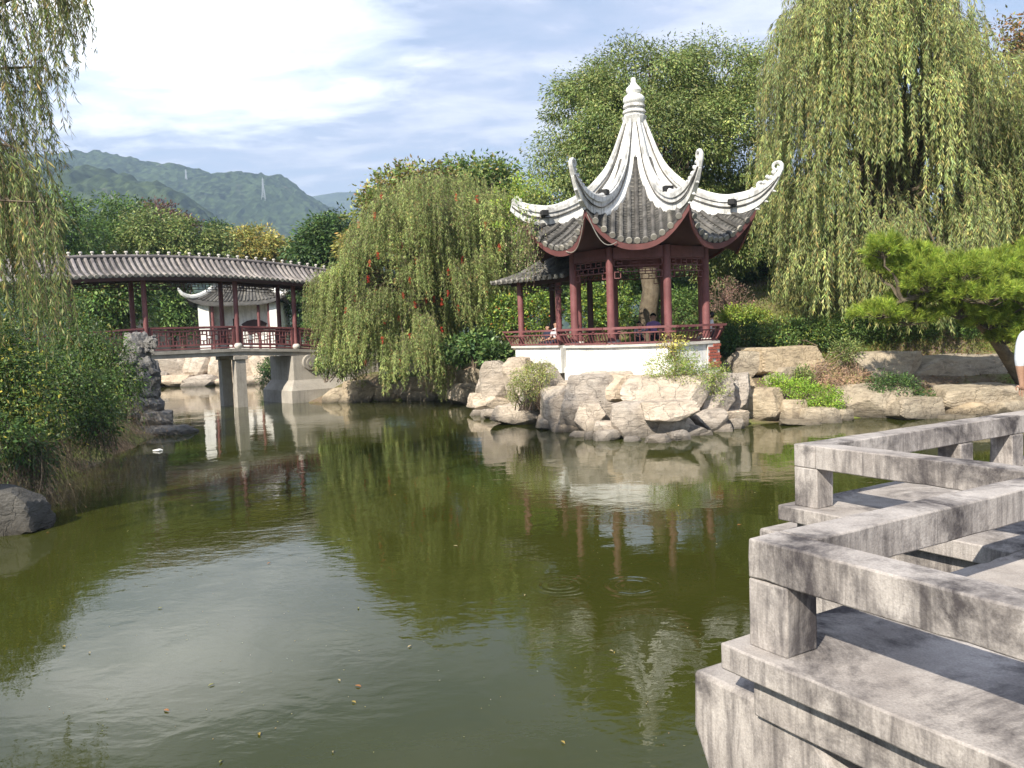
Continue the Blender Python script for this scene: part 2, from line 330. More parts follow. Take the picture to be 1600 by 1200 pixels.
def mat_water():
    m, t = new_mat('water'); p = t.pos()
    a = t.noise(t.scaled(p, (1.0, 1.25, 1)), 2.1, 3, 0.5, 0.6)
    b = t.noise(t.scaled(p, (1.0, 1.6, 1), (4, 9, 0)), 6.0, 3, 0.5, 0.3)
    c = t.noise(p, 0.7, 2, 0.5)
    calm = t.ramp(t.noise(p, 0.22, 3, 0.5, 0.4), [(0.38, 0.22), (0.66, 1.0)])
    h = t.math('ADD', t.math('ADD', t.math('MULTIPLY', a, 0.0060), t.math('MULTIPLY', b, 0.0020)), t.math('MULTIPLY', c, 0.008))
    h = t.math('MULTIPLY', h, calm)
    def ring(x, y, r0, wl, amp, sp):
        d = t.n('ShaderNodeVectorMath', {0: p, 1: (x, y, 0)}, operation='DISTANCE').outputs['Value']
        u = t.math('DIVIDE', t.math('SUBTRACT', d, r0), sp)
        env = t.math('POWER', 2.718, t.math('MULTIPLY', t.math('MULTIPLY', u, u), -1.0))
        return t.math('MULTIPLY', t.math('MULTIPLY', t.math('SINE', t.math('MULTIPLY', d, 2 * PI / wl)), env), amp)
    for args in ((1.21, 8.83, 0.26, 0.13, 0.0010, 0.16), (0.45, 8.95, 0.22, 0.11, 0.0010, 0.16), (-1.2, 7.2, 1.1, 0.16, 0.00012, 0.3)):
        h = t.math('ADD', h, ring(*args))
    col = t.mix(t.ramp(t.noise(p, 0.25, 4, 0.6), [(0.35, 0), (0.65, 1)]), (0.030, 0.034, 0.0062), (0.041, 0.045, 0.0086))
    finish(t, principled(t, col, 0.012, t.bump(h, 1.0, 1.0), 0.5, IOR=1.333)); return m
M['water'] = mat_water()

def mat_hill(name, g1, g2, rock, amt):
    m, t = new_mat(name); p = t.pos()
    v = t.n('ShaderNodeTexVoronoi', {'Vector': t.scaled(p, (1, 0.6, 1)), 'Scale': 0.13, 'Randomness': 1.0})
    c = t.mix(t.ramp(v.outputs['Distance'], [(0.15, 1), (0.6, 0)]), tuple(x * 0.35 for x in g1), tuple(x * 1.25 for x in g2))
    c = t.mix(t.ramp(t.noise(p, 0.012, 6, 0.65), [(0.35, 0), (0.65, 0.65)]), c, tuple(x * 1.55 for x in g2))
    c = t.mix(t.math('MULTIPLY', t.ramp(t.noise(p, 0.021, 8, 0.75, 0.5), [(0.60, 0), (0.68, 1)]), amt), c, rock)
    finish(t, principled(t, c, 0.95, None, 0.05)); return m

F = {}
F['leaf'] = mat_foliage('broad_leaf', 0.32, 0.45, 0.35)
F['willow'] = mat_foliage('willow_leaf', 0.38, 0.55, 0.25)
F['needle'] = mat_foliage('pine_needle', 0.35, 0.5, 0.25)
F['dry'] = mat_foliage('dry_leaf', 0.2, 0.8, 0.1)

# ================================================================== THE SETTING
POND = np.array([(-3.2, 4.4), (-4.3, 6.5), (-5.9, 9), (-7.7, 12), (-8.5, 14.6), (-9.6, 17.4), (-10.5, 22.5), (-11.1, 25.5), (-12.9, 29.5), (-16, 34),
    (-20.5, 42), (-24.5, 54.5), (-19, 56.8), (-14, 55.8), (-9.5, 54), (-8.4, 46), (-8.8, 40), (-9.2, 37.4), (-9.0, 36.4), (-7, 36.1), (-2.2, 35.4),
    (-1.3, 30.6), (1.0, 25.6), (3.1, 21.3), (4.7, 21.6), (6.3, 22.9), (8.8, 23.4), (12, 23.4), (16, 23.7), (22, 22), (24, 14), (20, 4), (12, -1), (3.5, 0.6), (0.6, 2.3), (-2, 3.2)])
def pond_sd(x, y):                         # signed distance to the shore, positive on land
    x = np.asarray(x, float); y = np.asarray(y, float); d = np.full(x.shape, 1e9); ins = np.zeros(x.shape, bool)
    n = len(POND)
    for i in range(n):
        ax, ay = POND[i]; bx, by = POND[(i + 1) % n]; ex, ey = bx - ax, by - ay
        t = np.clip(((x - ax) * ex + (y - ay) * ey) / (ex * ex + ey * ey), 0, 1)
        d = np.minimum(d, np.hypot(x - ax - t * ex, y - ay - t * ey))
        c = ((ay > y) != (by > y)) & (x < (bx - ax) * (y - ay) / (by - ay + 1e-12) + ax); ins ^= c
    return np.where(ins, -d, d)
def sstep(a, b, x): t = np.clip((x - a) / (b - a), 0, 1); return t * t * (3 - 2 * t)
def gz(x, y):
    x = np.asarray(x, float); y = np.asarray(y, float); d = pond_sd(x, y)
    z = np.where(d < 0, -1.3 * sstep(0, 1.2, -d), 0.05 + 1.05 * sstep(0, 2.2, d) + 0.35 * sstep(2, 7, d))
    z = z + 4.0 * np.exp(-(((x - 14) / 9) ** 2 + ((y - 41) / 7) ** 2)) * sstep(0, 6, d)
    z = z + 0.9 * np.exp(-(((x - 16) / 7) ** 2 + ((y - 30) / 4) ** 2)) * sstep(0, 5, d)
    z = z + 1.3 * np.exp(-(((x + 17) / 6) ** 2 + ((y - 22) / 8) ** 2)) * sstep(0, 3, d)
    return z + 0.05 * np.sin(x * 1.3 + 0.7 * y) * sstep(0, 3, d) + 0.04 * np.sin(2.1 * y - x) * sstep(0, 3, d)
def G(x, y): return float(gz(np.array([x]), np.array([y]))[0])

def grid_axis(a, b, step, far, k=14):
    core = np.arange(a, b + step / 2, step)
    lo = a - np.geomspace(step, far + a, k)[::-1]; hi = b + np.geomspace(step, far - b, k)
    return np.concatenate([lo, core, hi])
gx = grid_axis(-32, 32, 0.5, 3300); gy = grid_axis(-6, 70, 0.5, 3300)
XX, YY = np.meshgrid(gx, gy, indexing='ij'); ZZ = gz(XX, YY)
nx, ny = XX.shape
me = bpy.data.meshes.new('ground')
idx = np.arange(nx * ny).reshape(nx, ny)
quads = np.stack([idx[:-1, :-1], idx[1:, :-1], idx[1:, 1:], idx[:-1, 1:]], -1).reshape(-1, 4)
me.from_pydata(np.stack([XX, YY, ZZ], -1).reshape(-1, 3).tolist(), [], quads.tolist())
me.polygons.foreach_set('use_smooth', [True] * len(me.polygons))
tag(link_mesh(me, 'ground', M['ground'], None, (0, 0, 0)), 'brown and grassy earth banks around the green pond', None, None, 'structure')

mb = MB(); mb.sheet([[(x, y, 0) for y in np.linspace(-4, 62, 12)] for x in np.linspace(-34, 34, 12)])
tag(mb.build('water', M['water'], None, (0, 0, 0)), 'murky olive green pond water with soft ripples', None, None, 'structure')

# ---------------------------------------------------------------- hills
def fbm(x, y, seed, octs=5, rough=0.5):       # cheap value noise on arrays
    r = np.random.default_rng(seed); T = r.random((64, 64)); out = 0; a = 1.0; tot = 0
    for o in range(octs):
        fx = np.floor(x).astype(int); fy = np.floor(y).astype(int); u = x - fx; v = y - fy; u = u * u * (3 - 2 * u); v = v * v * (3 - 2 * v)
        g = lambda i, j: T[(fx + i) % 64, (fy + j) % 64]
        out = out + a * ((g(0, 0) * (1 - u) + g(1, 0) * u) * (1 - v) + (g(0, 1) * (1 - u) + g(1, 1) * u) * v); tot += a
        a *= rough; x = x * 2.03 + 11.3; y = y * 2.03 + 5.7
    return out / tot
class Hill:
    def __init__(s, ridge, Y, depth, seed, rough):
        s.Y, s.depth, s.seed, s.rough = Y, depth, seed, rough
        pts = [at(px, py, Y) for px, py in ridge]; s.rx = np.array([p[0] for p in pts]); s.rz = np.array([p[2] for p in pts])
    def z(s, x, y):
        v = (y - (s.Y - s.depth)) / s.depth; crest = np.interp(x, s.rx, s.rz)
        prof = np.where(v < 1, sstep(-0.15, 1.0, v) * 0.55 + 0.45 * np.clip(v, 0, 1), 1 - 0.5 * (v - 1))
        gul = (fbm(x / s.depth * 5.0 + 3, y / s.depth * 2.0, s.seed, 4) - 0.5) * s.rough * crest * np.clip(1.0 - v, 0, 1) * np.clip(v * 3, 0, 1)
        tre = (fbm(x / 8.5, y / 14.0, s.seed + 1, 2, 0.7) - 0.5) * 10.5
        return crest * prof + gul + tre - 4
    def build(s, name, label, mat, nxv, nyv):
        xs = np.linspace(s.rx[0], s.rx[-1], nxv); ys = np.linspace(s.Y - s.depth, s.Y + s.depth * 0.25, nyv)
        X, Y = np.meshgrid(xs, ys, indexing='ij'); Z = s.z(X, Y)
        i = np.arange(nxv * nyv).reshape(nxv, nyv); q = np.stack([i[:-1, :-1], i[1:, :-1], i[1:, 1:], i[:-1, 1:]], -1).reshape(-1, 4)
        me = bpy.data.meshes.new(name); me.from_pydata(np.stack([X, Y, Z], -1).reshape(-1, 3).tolist(), [], q.tolist())
        tag(link_mesh(me, name, mat, None, (0, 0, 0)), label, None, None, 'structure')
h_main = Hill([(-500, 300), (-300, 270), (0, 245), (95, 236), (130, 232), (160, 234), (190, 238), (240, 250), (290, 255), (330, 268), (380, 265), (440, 272), (465, 288), (490, 306), (520, 322), (560, 345), (620, 372), (720, 395), (900, 420), (1300, 440)], 1250, 520, 5, 0.34)
h_spur = Hill([(-500, 280), (-200, 262), (0, 250), (110, 250), (150, 256), (200, 268), (250, 280), (285, 292), (310, 312), (330, 330), (352, 356), (400, 382), (470, 404), (560, 425), (800, 440)], 760, 300, 9, 0.30)
h_far = Hill([(300, 330), (420, 318), (480, 307), (505, 302), (545, 297), (575, 300), (620, 310), (700, 330), (800, 345), (1000, 360), (1300, 352), (1700, 340), (2300, 360)], 2500, 700, 3, 0.3)
h_far.build('hill', 'far blue hill seen in the gap beside the weeping tree', mat_hill('far_forest', (0.030, 0.045, 0.022), (0.055, 0.072, 0.034), (0.2, 0.18, 0.15), 0.0), 150, 40)
h_main.build('hill', 'long forested hill with a rounded shoulder carrying the pylon', mat_hill('hill_forest', (0.012, 0.024, 0.011), (0.046, 0.066, 0.028), (0.22, 0.19, 0.17), 0.45), 560, 150)
h_spur.build('hill', 'nearer wooded hill spur with bare rock patches', mat_hill('spur_forest', (0.018, 0.032, 0.013), (0.046, 0.064, 0.026), (0.23, 0.20, 0.18), 0.7), 380, 130)

def hill_hit(h, px, py):
    d = ray(px, py)
    for t in np.linspace(h.Y - h.depth, h.Y, 900):
        p = np.array([0, 0, CAM_H]) + d * t / d[1]
        if p[2] <= float(h.z(np.array([p[0]]), np.array([p[1]]))[0]): return p
    return p
def pylon(px, py, hgt, wd, label, h):
    p = hill_hit(h, px, py); t = thing('pylon', label, 'pylon', p, 'power pylons on the hill')
    b = MB(); q = []
    for sx, sy in ((-1, -1), (1, -1), (1, 1), (-1, 1)):
        pts = [(p[0] + sx * wd * k, p[1] + sy * wd * k, p[2] - 3 + (hgt + 3) * f) for f, k in ((0, 1), (0.5, 0.45), (0.72, 0.25), (1, 0.08))]
        b.tube(pts, [0.28] * 4, 4); q.append(pts)
    for f in np.linspace(0.05, 0.95, 9):
        k = np.interp(f, (0, 0.5, 0.72, 1), (1, 0.45, 0.25, 0.08)) * wd; z = p[2] + hgt * f; k2 = np.interp(f + 0.1, (0, 0.5, 0.72, 1), (1, 0.45, 0.25, 0.08)) * wd
        for sy in (-1, 1): b.tube([(p[0] - k, p[1] + sy * k, z), (p[0] + k2, p[1] + sy * k2, z + hgt * 0.1)], 0.13, 4); b.tube([(p[0] + k, p[1] + sy * k, z), (p[0] - k2, p[1] + sy * k2, z + hgt * 0.1)], 0.13, 4)
    b.build('tower', M['steel'], t)
    for f, l in ((0.70, 0.95), (0.82, 0.8), (0.93, 0.6)):
        a = MB(); z = p[2] + hgt * f; a.tube([(p[0] - wd * l, p[1], z), (p[0], p[1], z + 0.6), (p[0] + wd * l, p[1], z)], [0.25, 0.5, 0.25], 4); a.build('cross_arm', M['steel'], t)
pylon(412, 311, 27, 2.6, 'grey lattice pylon on the face of the forested hill', h_main)
pylon(291, 280, 13, 1.4, 'tiny faint pylon near the hill crest, left of the tall pylon', h_main)

# ---------------------------------------------------------------- haze
hz, t = new_mat('haze'); vol = t.n('ShaderNodeVolumePrincipled', {'Color': (0.55, 0.75, 1.0, 1), 'Density': 0.00038, 'Anisotropy': 0.2})
out = t.n('ShaderNodeOutputMaterial'); t.t.links.new(vol.outputs[0], out.inputs['Volume'])
mb = MB(); mb.box((0, 0, 222), (7200, 7200, 450)); o = mb.build('haze', hz, None, (0, 0, -3)); tag(o, 'thin blue haze in front of the hills', None, None, 'stuff')

# ================================================================== PAVILION
PC = np.array([4.0, 25.5, 0.0]); ROT = rad(-9)
def pol(r, phi, z): return np.array([PC[0] + r * math.sin(phi + ROT), PC[1] - r * math.cos(phi + ROT), z])
VA = [rad(22.5 + 45 * k) for k in range(8)]; FA = [rad(45 * k) for k in range(8)]
pav = thing('pavilion', 'octagonal garden pavilion with white curved ridges on the rocky point', 'pavilion', (4.0, 25.5, 0.9))
def octo(r): return [tuple(pol(r, a, 0)[:2]) for a in VA]
mb = MB(); mb.prism(octo(2.40), 0.7, 2.26)
base = mb.build('base', M['plaster'], pav)
mb = MB(); mb.prism(octo(2.46), 0.6, 1.66); mb.build('plinth', M['plaster'], base)
mb = MB()
for k in range(8):
    a, b = pol(2.50, VA[k] - rad(45), 0), pol(2.50, VA[k], 0); c, d = pol(1.98, VA[k], 0), pol(1.98, VA[k] - rad(45), 0)
    mb.prism([tuple(p[:2]) for p in (a, b, c, d)], 2.263, 2.33)
mb.build('bench_seat', M['white_stone'], pav)
mb = MB(); mb.prism(octo(1.95), 2.262, 2.275); mb.build('floor', M['old_concrete'], pav)
# bare brick at the right end of the base
fa = pol(2.47, VA[0] + rad(45), 0); fb = pol(2.47, VA[0], 0); dv = (fa - fb) / np.linalg.norm(fa - fb); nrm = np.array([dv[1], -dv[0], 0])
bp = None
mb = MB(); mb.box(fa - dv * 0.24 - nrm * 0.02 + (0, 0, 1.90), (0.50, 0.05, 0.70), (dv, nrm, (0, 0, 1))); bp = mb.build('brick_panel', M['white_stone'], pav)
brick_me = None
for r_ in range(8):
    for c_ in range(3):
        if (r_ * 7 + c_ * 5) % 8 == 3: continue
        mb = MB(); mb.box(fa - dv * (0.08 + 0.165 * c_ - (0.05 if r_ % 2 else 0)) + nrm * 0.012 + (0, 0, 1.60 + 0.088 * r_), (0.145, 0.05, 0.07), (dv, nrm, (0, 0, 1))); mb.build('brick', M['brick'], bp)
for k in range(8):
    p = pol(2.1, VA[k], 0); mb = MB()
    mb.lathe((p[0], p[1], 0), [(0.115, 2.2), (0.115, 3.5), (0.108, 5.1)], 14)
    mb.build('column', M['maroon'], pav, smooth=True)
    mb = MB(); mb.lathe((p[0], p[1], 0), [(0.15, 2.27), (0.17, 2.33), (0.165, 2.39), (0.13, 2.42)], 14); mb.build('column_base', M['white_stone'], pav, smooth=True)
def lattice(mb, p0, p1, h, nc, bar=0.026, teeth=True):
    """fretwork between two posts, hung from p0-p1 downward by h"""
    p0 = np.array(p0, float); p1 = np.array(p1, float); dn = np.array([0, 0, -1.0]); L = p1 - p0
    q = lambda u, v: p0 + L * u + dn * h * v
    def bar_(u0, v0, u1, v1): mb.beam(q(u0, v0), q(u1, v1), bar, bar, up=(0, 0, 1) if abs(v1 - v0) < abs(u1 - u0) * 9 else (L[1], -L[0], 0))
    for v in (0.0, 0.34, 0.66): bar_(0, v, 1, v)
    for i in range(nc + 1): bar_(i / nc, 0, i / nc, 0.34)
    for i in range(nc): bar_((i + 0.5) / nc, 0.34, (i + 0.5) / nc, 0.66)
    for i in range(0, nc, 2): bar_(i / nc + 0.3 / nc, 0.17, (i + 1) / nc, 0.17)
    for i in range(1, nc, 2): bar_(i / nc, 0.5, i / nc + 0.5 / nc, 0.5)
    if teeth:
        for a in (0, 1):
            sg = 1 if a == 0 else -1
            bar_(a + sg * 0.005, 0.66, a + sg * 0.005, 1.0); bar_(a, 1.0, a + sg * 0.13, 1.0); bar_(a + sg * 0.13, 0.66, a + sg * 0.13, 1.0)
for k in range(8):
    a, b = pol(2.1, VA[k] - rad(45), 0), pol(2.1, VA[k], 0); u = unit(b - a)
    mb = MB(); mb.beam(a + u * 0.11 + (0, 0, 4.93), b - u * 0.11 + (0, 0, 4.93), 0.12, 0.32); mb.build('beam', M['maroon'], pav)
    mb = MB(); lattice(mb, a + u * 0.13 + (0, 0, 4.74), b - u * 0.13 + (0, 0, 4.74), 0.52, 6); mb.build('lattice_panel', M['maroon'], pav)
# leaning bench rails, open at the back where one walks in
for k in range(8):
    if k == 4: continue
    a, b = pol(2.40, VA[k] - rad(45), 2.345), pol(2.40, VA[k], 2.345); a2, b2 = pol(2.66, VA[k] - rad(45), 2.80), pol(2.66, VA[k], 2.80)
    mb = MB(); mb.beam(a2, b2, 0.10, 0.065); rail = mb.build('bench_rail', M['maroon'], pav)
    for f, hgt in ((0.06, 0.05), (0.70, 0.035)):
        mb = MB(); mb.beam(a + (a2 - a) * f, b + (b2 - b) * f, 0.05, hgt); mb.build('rail', M['maroon'], rail)
    nb = 14
    for i in range(nb + 1):
        f = i / nb; p0 = a + (b - a) * f; p1 = a2 + (b2 - a2) * f; end = i in (0, nb)
        top = 0.98 if end else 0.70; mid = p0 + (p1 - p0) * 0.35 + np.array([0, 0, -0.03])
        wd = 0.05 if end else 0.026
        mb = MB(); mb.tube([p0 + (p1 - p0) * 0.04, mid, p0 + (p1 - p0) * top], wd * 0.6, 4); mb.build('baluster', M['maroon'], rail)
    for i in (3, 7, 11):
        f = i / nb; p0 = a + (b - a) * f; p1 = a2 + (b2 - a2) * f; mb = MB(); mb.box(p0 + (p1 - p0) * 0.85, (0.09, 0.05, 0.07), (unit(b - a), unit(np.cross(unit(b - a), (0, 0, 1))), (0, 0, 1))); mb.build('spacer', M['maroon'], rail)

# ---- roof: concave faces between eight sweeping hips
HIP = [(0.25, 9.06), (0.46, 8.40), (0.68, 7.75), (1.0, 7.16), (1.55, 6.55), (2.2, 6.18), (2.9, 5.98), (3.62, 6.10)]
MID = [(0.23, 9.06), (0.43, 8.36), (0.64, 7.64), (0.93, 6.98), (1.40, 6.36), (1.92, 5.88), (2.45, 5.48), (2.98, 5.14)]
def face_pt(k, u, s, lift=0.0):
    rh, zh = cr(HIP, s)[0]; rm, zm = cr(MID, s)[0]; a = abs(u)
    c = rh * math.cos(rad(22.5)); r = rm * (c / (rh * math.cos(rad(22.5)))) + (c - rm) * a ** 2.2; x = u * rh * math.sin(rad(22.5)); z = zm + (zh - zm) * a ** 2.3 + lift
    f = FA[k] + ROT; return np.array([PC[0] + r * math.sin(f) + x * math.cos(f), PC[1] - r * math.cos(f) + x * math.sin(f), z])
roof = MB()
for k in range(8): roof.sheet([[face_pt(k, u, s) for u in np.linspace(-1, 1, 15)] for s in np.linspace(0, 1, 22)], thick=(0, 0, 0.07))
roof_o = roof.build('roof', M['pan_tile'], pav, smooth=True)
NR = 13
def coat_in(s): return float(np.interp(s, [0, 0.22, 0.32, 0.46, 0.60, 0.72, 0.8, 0.84], [0.0, 0.0, 0.28, 0.52, 0.68, 0.80, 0.91, 0.955]))
for k in range(8):
    for i in range(NR):
        x0 = (i - (NR - 1) / 2) / ((NR - 1) / 2) * 0.955 * 3.62 * math.sin(rad(22.5))
        ss = [s for s in np.linspace(0.25, 1.0, 60) if abs(x0) <= cr(HIP, s)[0][0] * math.sin(rad(22.5)) * max(0.03, coat_in(s) + 0.02)]
        if len(ss) < 3: continue
        smin = max(ss[0], 0.25)
        pts, rr = [], []
        for j, s in enumerate(np.linspace(smin, 1.0, max(4, int((1 - smin) * 34)))):
            p = face_pt(k, np.clip(x0 / (cr(HIP, s)[0][0] * math.sin(rad(22.5))), -1, 1), s, 0.03); pts.append(p); rr.append(0.074 if j % 2 else 0.062)
        pts.append(pts[-1] + (pts[-1] - pts[-2]) * 0.3); rr.append(0.078)
        mb = MB(); mb.tube(pts, rr, 7); row = mb.build('tile_row', M['tile'], pav)
        e = pts[-1]; d = unit(pts[-1] - pts[-3]); mb = MB(); mb.tube([e - d * 0.02, e + d * 0.035], 0.086, 10); mb.build('end_tile', M['tile_end'], row)
    # course edges of the pan tiles between the rows
    mb = MB()
    for s in np.linspace(0.34, 0.99, 24):
        w_ = cr(HIP, s)[0][0] * math.sin(rad(22.5)); us = np.linspace(-0.95, 0.95, 9)
        mb.sheet([[face_pt(k, u, s - 0.016, 0.006) for u in us], [face_pt(k, u, s, 0.028) for u in us]])
    tag(mb.build('pan_courses', M['tile'], roof_o), kind='stuff')
    # white lime coat over the top and along the hips
    g = []
    for sd_ in (-1, 1):
        rows = []
        for s in np.linspace(0.0, 0.80, 30):
            ui = min(0.97, coat_in(s) * (1 + 0.012 * math.sin(31 * s + k) + 0.01 * math.sin(67 * s + 2 * k)))
            rows.append([face_pt(k, sd_ * (ui + (1 - ui) * f), s, 0.115 - 0.02 * (f < 0.01)) for f in (0.0, 0.03, 0.35, 0.7, 1.0)])
        mb = MB(); mb.sheet(rows, thick=(0, 0, 0.12)); mb.build('plaster_coat', M['plaster'], pav, smooth=True)
    # red curved fascia and the dark soffit
    us = np.linspace(-1, 1, 25)
    mb = MB(); mb.sheet([[face_pt(k, u, 1.0) + (0, 0, -0.08) for u in us], [face_pt(k, u, 0.99) + (0, 0, -0.25) for u in us]], thick=unit(pol(1, FA[k], 0) - pol(0, 0, 0)) * 0.05)
    mb.build('fascia', M['fascia'], pav, smooth=True)
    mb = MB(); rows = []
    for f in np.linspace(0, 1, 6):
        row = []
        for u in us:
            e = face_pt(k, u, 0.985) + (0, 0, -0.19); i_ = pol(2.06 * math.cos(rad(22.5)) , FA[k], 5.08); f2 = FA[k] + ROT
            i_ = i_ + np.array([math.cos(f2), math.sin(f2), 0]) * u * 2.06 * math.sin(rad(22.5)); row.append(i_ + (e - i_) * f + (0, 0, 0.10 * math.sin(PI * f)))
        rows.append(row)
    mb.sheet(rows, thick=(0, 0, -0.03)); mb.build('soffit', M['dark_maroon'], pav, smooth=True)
TOP = [(0.26, 9.16), (0.48, 8.58), (0.72, 7.98), (1.0, 7.50), (1.54, 6.96), (2.1, 6.63), (2.7, 6.44), (3.2, 6.45), (3.65, 6.54), (4.0, 6.70), (4.24, 6.90)]
BOT = [(0.24, 8.98), (0.46, 8.34), (0.68, 7.70), (0.97, 7.12), (1.52, 6.50), (2.08, 6.18), (2.7, 5.97), (3.25, 5.95), (3.72, 6.12), (4.06, 6.46), (4.27, 6.80)]
for k in range(8):
    d = pol(1, VA[k], 0) - pol(0, 0, 0); sd_ = np.array([-d[1], d[0], 0]); ts = np.linspace(0, 1, 44)
    broken = k == 6                     # the left tip has lost its scroll
    tp = cr(TOP, ts * (0.87 if broken else 1)); bt = cr(BOT, ts * (0.87 if broken else 1)); mb = MB(); rows = []
    for i in range(len(ts)):
        c0 = PC + d * tp[i][0] + (0, 0, tp[i][1]); c1 = PC + d * bt[i][0] + (0, 0, bt[i][1]); w_ = float(np.interp(ts[i], [0, 0.2, 0.5, 0.85, 1], [0.03, 0.07, 0.10, 0.09, 0.05]))
        cm = c0 * 0.72 + c1 * 0.28
        rows.append([c1 - sd_ * w_ * 0.8, cm - sd_ * w_ * 0.8, cm - sd_ * w_ * 1.25, c0 - sd_ * w_ * 1.25, c0 + sd_ * w_ * 1.25, cm + sd_ * w_ * 1.25, cm + sd_ * w_ * 0.8, c1 + sd_ * w_ * 0.8, c1 - sd_ * w_ * 0.8])
    mb.sheet(rows); n0 = len(mb.v) - 9; mb.f.append(tuple(range(n0, n0 + 8))); mb.m.append(0)
    ridge = mb.build('hip_ridge', M['ridge_plaster'] if k not in (0, 7) else M['ridge_plaster'], pav, smooth=True)
    mb = MB(); mb.tube([PC + d * p[0] + (0, 0, p[1] + 0.03) for p in tp], np.interp(ts, [0, .2, .5, 1], [.04, .06, .075, .055]), 8); mb.build('ridge_roll', M['ridge_plaster'], ridge, smooth=True)
    for sgn in (-1, 1):                 # dark tubes along each flank, painting in the shade of carved grooves
        mb = MB(); mb.tube([PC + d * (p[0] * .42 + q[0] * .58) + sd_ * sgn * (0.02 + 0.095 * float(np.interp(u_, [0, .2, .5, .85, 1], [.3, .7, 1, .9, .5]))) + (0, 0, p[1] * .42 + q[1] * .58) for p, q, u_ in zip(tp, bt, ts)], 0.02, 5); mb.build('groove_shade', M['tile'], ridge, smooth=True)
    if broken: continue
    # scroll at the tip, with curls along the back
    tip = PC + d * 4.24 + (0, 0, 6.90); sp = [tip - d * 0.12 + (0, 0, -0.16), tip, tip + d * 0.09 + (0, 0, 0.16)]
    for j in range(15):
        a = rad(20 + j * 27); rr_ = 0.15 * (1 - j / 17); sp.append(tip + d * (-0.04 + 0.13 * 0 + math.cos(a) * rr_) + np.array([0, 0, 0.22 + math.sin(a) * rr_]))
    mb = MB(); mb.tube(sp, [0.085, 0.08, 0.07] + [0.06 - 0.0025 * j for j in range(15)], 7); mb.build('scroll', M['ridge_plaster'], ridge, smooth=True)
    for (r_, z_, q) in ((4.04, 6.83, 0.085), (3.88, 6.72, 0.09), (3.94, 6.88, 0.06), (3.70, 6.64, 0.075), (3.52, 6.58, 0.06), (4.12, 6.98, 0.075)):
        c = PC + d * r_ + (0, 0, z_); mb = MB(); mb.lathe(c, [(0.01, -q), (q * 0.75, -q * 0.6), (q, 0), (q * 0.7, q * 0.7), (0.01, q)], 8); mb.build('curl', M['ridge_plaster'], ridge, smooth=True)
    for (r_, z_) in ((3.62, 6.03), (3.86, 6.22), (4.08, 6.48), (3.4, 5.95)):
        c = PC + d * r_ + (0, 0, z_); mb = MB(); mb.tube([c - d * 0.06 + (0, 0, 0.08), c, c + d * 0.10 + (0, 0, -0.03)], [0.06, 0.045, 0.01], 6); mb.build('barb', M['ridge_plaster'], ridge, smooth=True)
mb = MB(); mb.lathe((PC[0], PC[1], 0), [(0.30, 8.95), (0.36, 9.08), (0.38, 9.16), (0.31, 9.20), (0.31, 9.26), (0.36, 9.28), (0.33, 9.36), (0.27, 9.38), (0.27, 9.42), (0.34, 9.45), (0.32, 9.53), (0.25, 9.56)], 24)
col_ = mb.build('finial_collar', M['ridge_plaster'], pav, smooth=True)
mb = MB(); mb.lathe((PC[0], PC[1], 0), [(a, 9.55 + (b - 9.55) * 0.70) for a, b in [(0.24, 9.55), (0.30, 9.60), (0.33, 9.70), (0.31, 9.84), (0.24, 9.93), (0.165, 9.97), (0.16, 9.99), (0.20, 10.03), (0.235, 10.12), (0.22, 10.22), (0.16, 10.31), (0.10, 10.40), (0.075, 10.50), (0.08, 10.60), (0.065, 10.66), (0.02, 10.69)]], 24)
mb.build('finial', M['plaster'], pav, smooth=True)
for k, r_ in ((7, 2.35), (0, 2.3), (6, 3.0), (1, 3.0)):
    d = pol(1, VA[k], 0) - pol(0, 0, 0); sd_ = np.array([-d[1], d[0], 0]); c = PC + d * r_ + (0, 0, 6.62 if r_ < 2.6 else 6.36) - d * 0
    if k in (6, 1): c = c + sd_ * (0.22 if k == 6 else -0.22) + (0, 0, -0.1)
    mb = MB(); mb.box(c, (0.26, 0.20, 0.16), (sd_, d, (0, 0, 1))); mb.beam(c + (0, 0, -0.15), c, 0.05, 0.05, up=(1, 0, 0)); mb.build('floodlight', M['dark'], pav, bevel=0.015)
# the cable drooping below the eaves
for k, (u0, u1, dr) in ((0, (-0.95, -0.4, 0.28)), (7, (0.1, 0.9, 0.16))):
    pts = [face_pt(k, u, 1.0) + (0, 0, -0.12) + np.array([0, -0.05, -dr * math.sin(PI * i / 9)]) for i, u in enumerate(np.linspace(u0, u1, 10))]
    mb = MB(); mb.tube(pts, 0.013, 5); mb.build('cable', M['tile_end'], pav)

# ================================================================== GALLERY beside the pavilion
gal = thing('covered_gallery', 'short tiled covered gallery joined to the left of the octagonal pavilion', 'gallery', (0.6, 25.8, 0.9))
gx0, gx1, gy0, gy1 = -0.80, 1.62, 25.1, 27.2
mb = MB(); mb.prism([(gx0 + 0.2, gy0 + 0.42), (gx1, gy0 + 0.42), (gx1, gy1), (gx0 + 0.2, gy1)], 1.2, 1.9); mb.build('floor', M['old_concrete'], gal)
mb = MB(); mb.prism([(gx0 + 0.2, gy0 + 0.1), (gx1, gy0 + 0.1), (gx1, gy0 + 0.415), (gx0 + 0.2, gy0 + 0.415)], 1.45, 2.26); mb.build('base', M['plaster'], gal)
mb = MB(); mb.prism([(gx0 + 0.1, gy0), (gx1 - 0.01, gy0), (gx1 - 0.01, gy0 + 0.45), (gx0 + 0.1, gy0 + 0.45)], 2.263, 2.325); mb.build('bench_seat', M['white_stone'], gal)
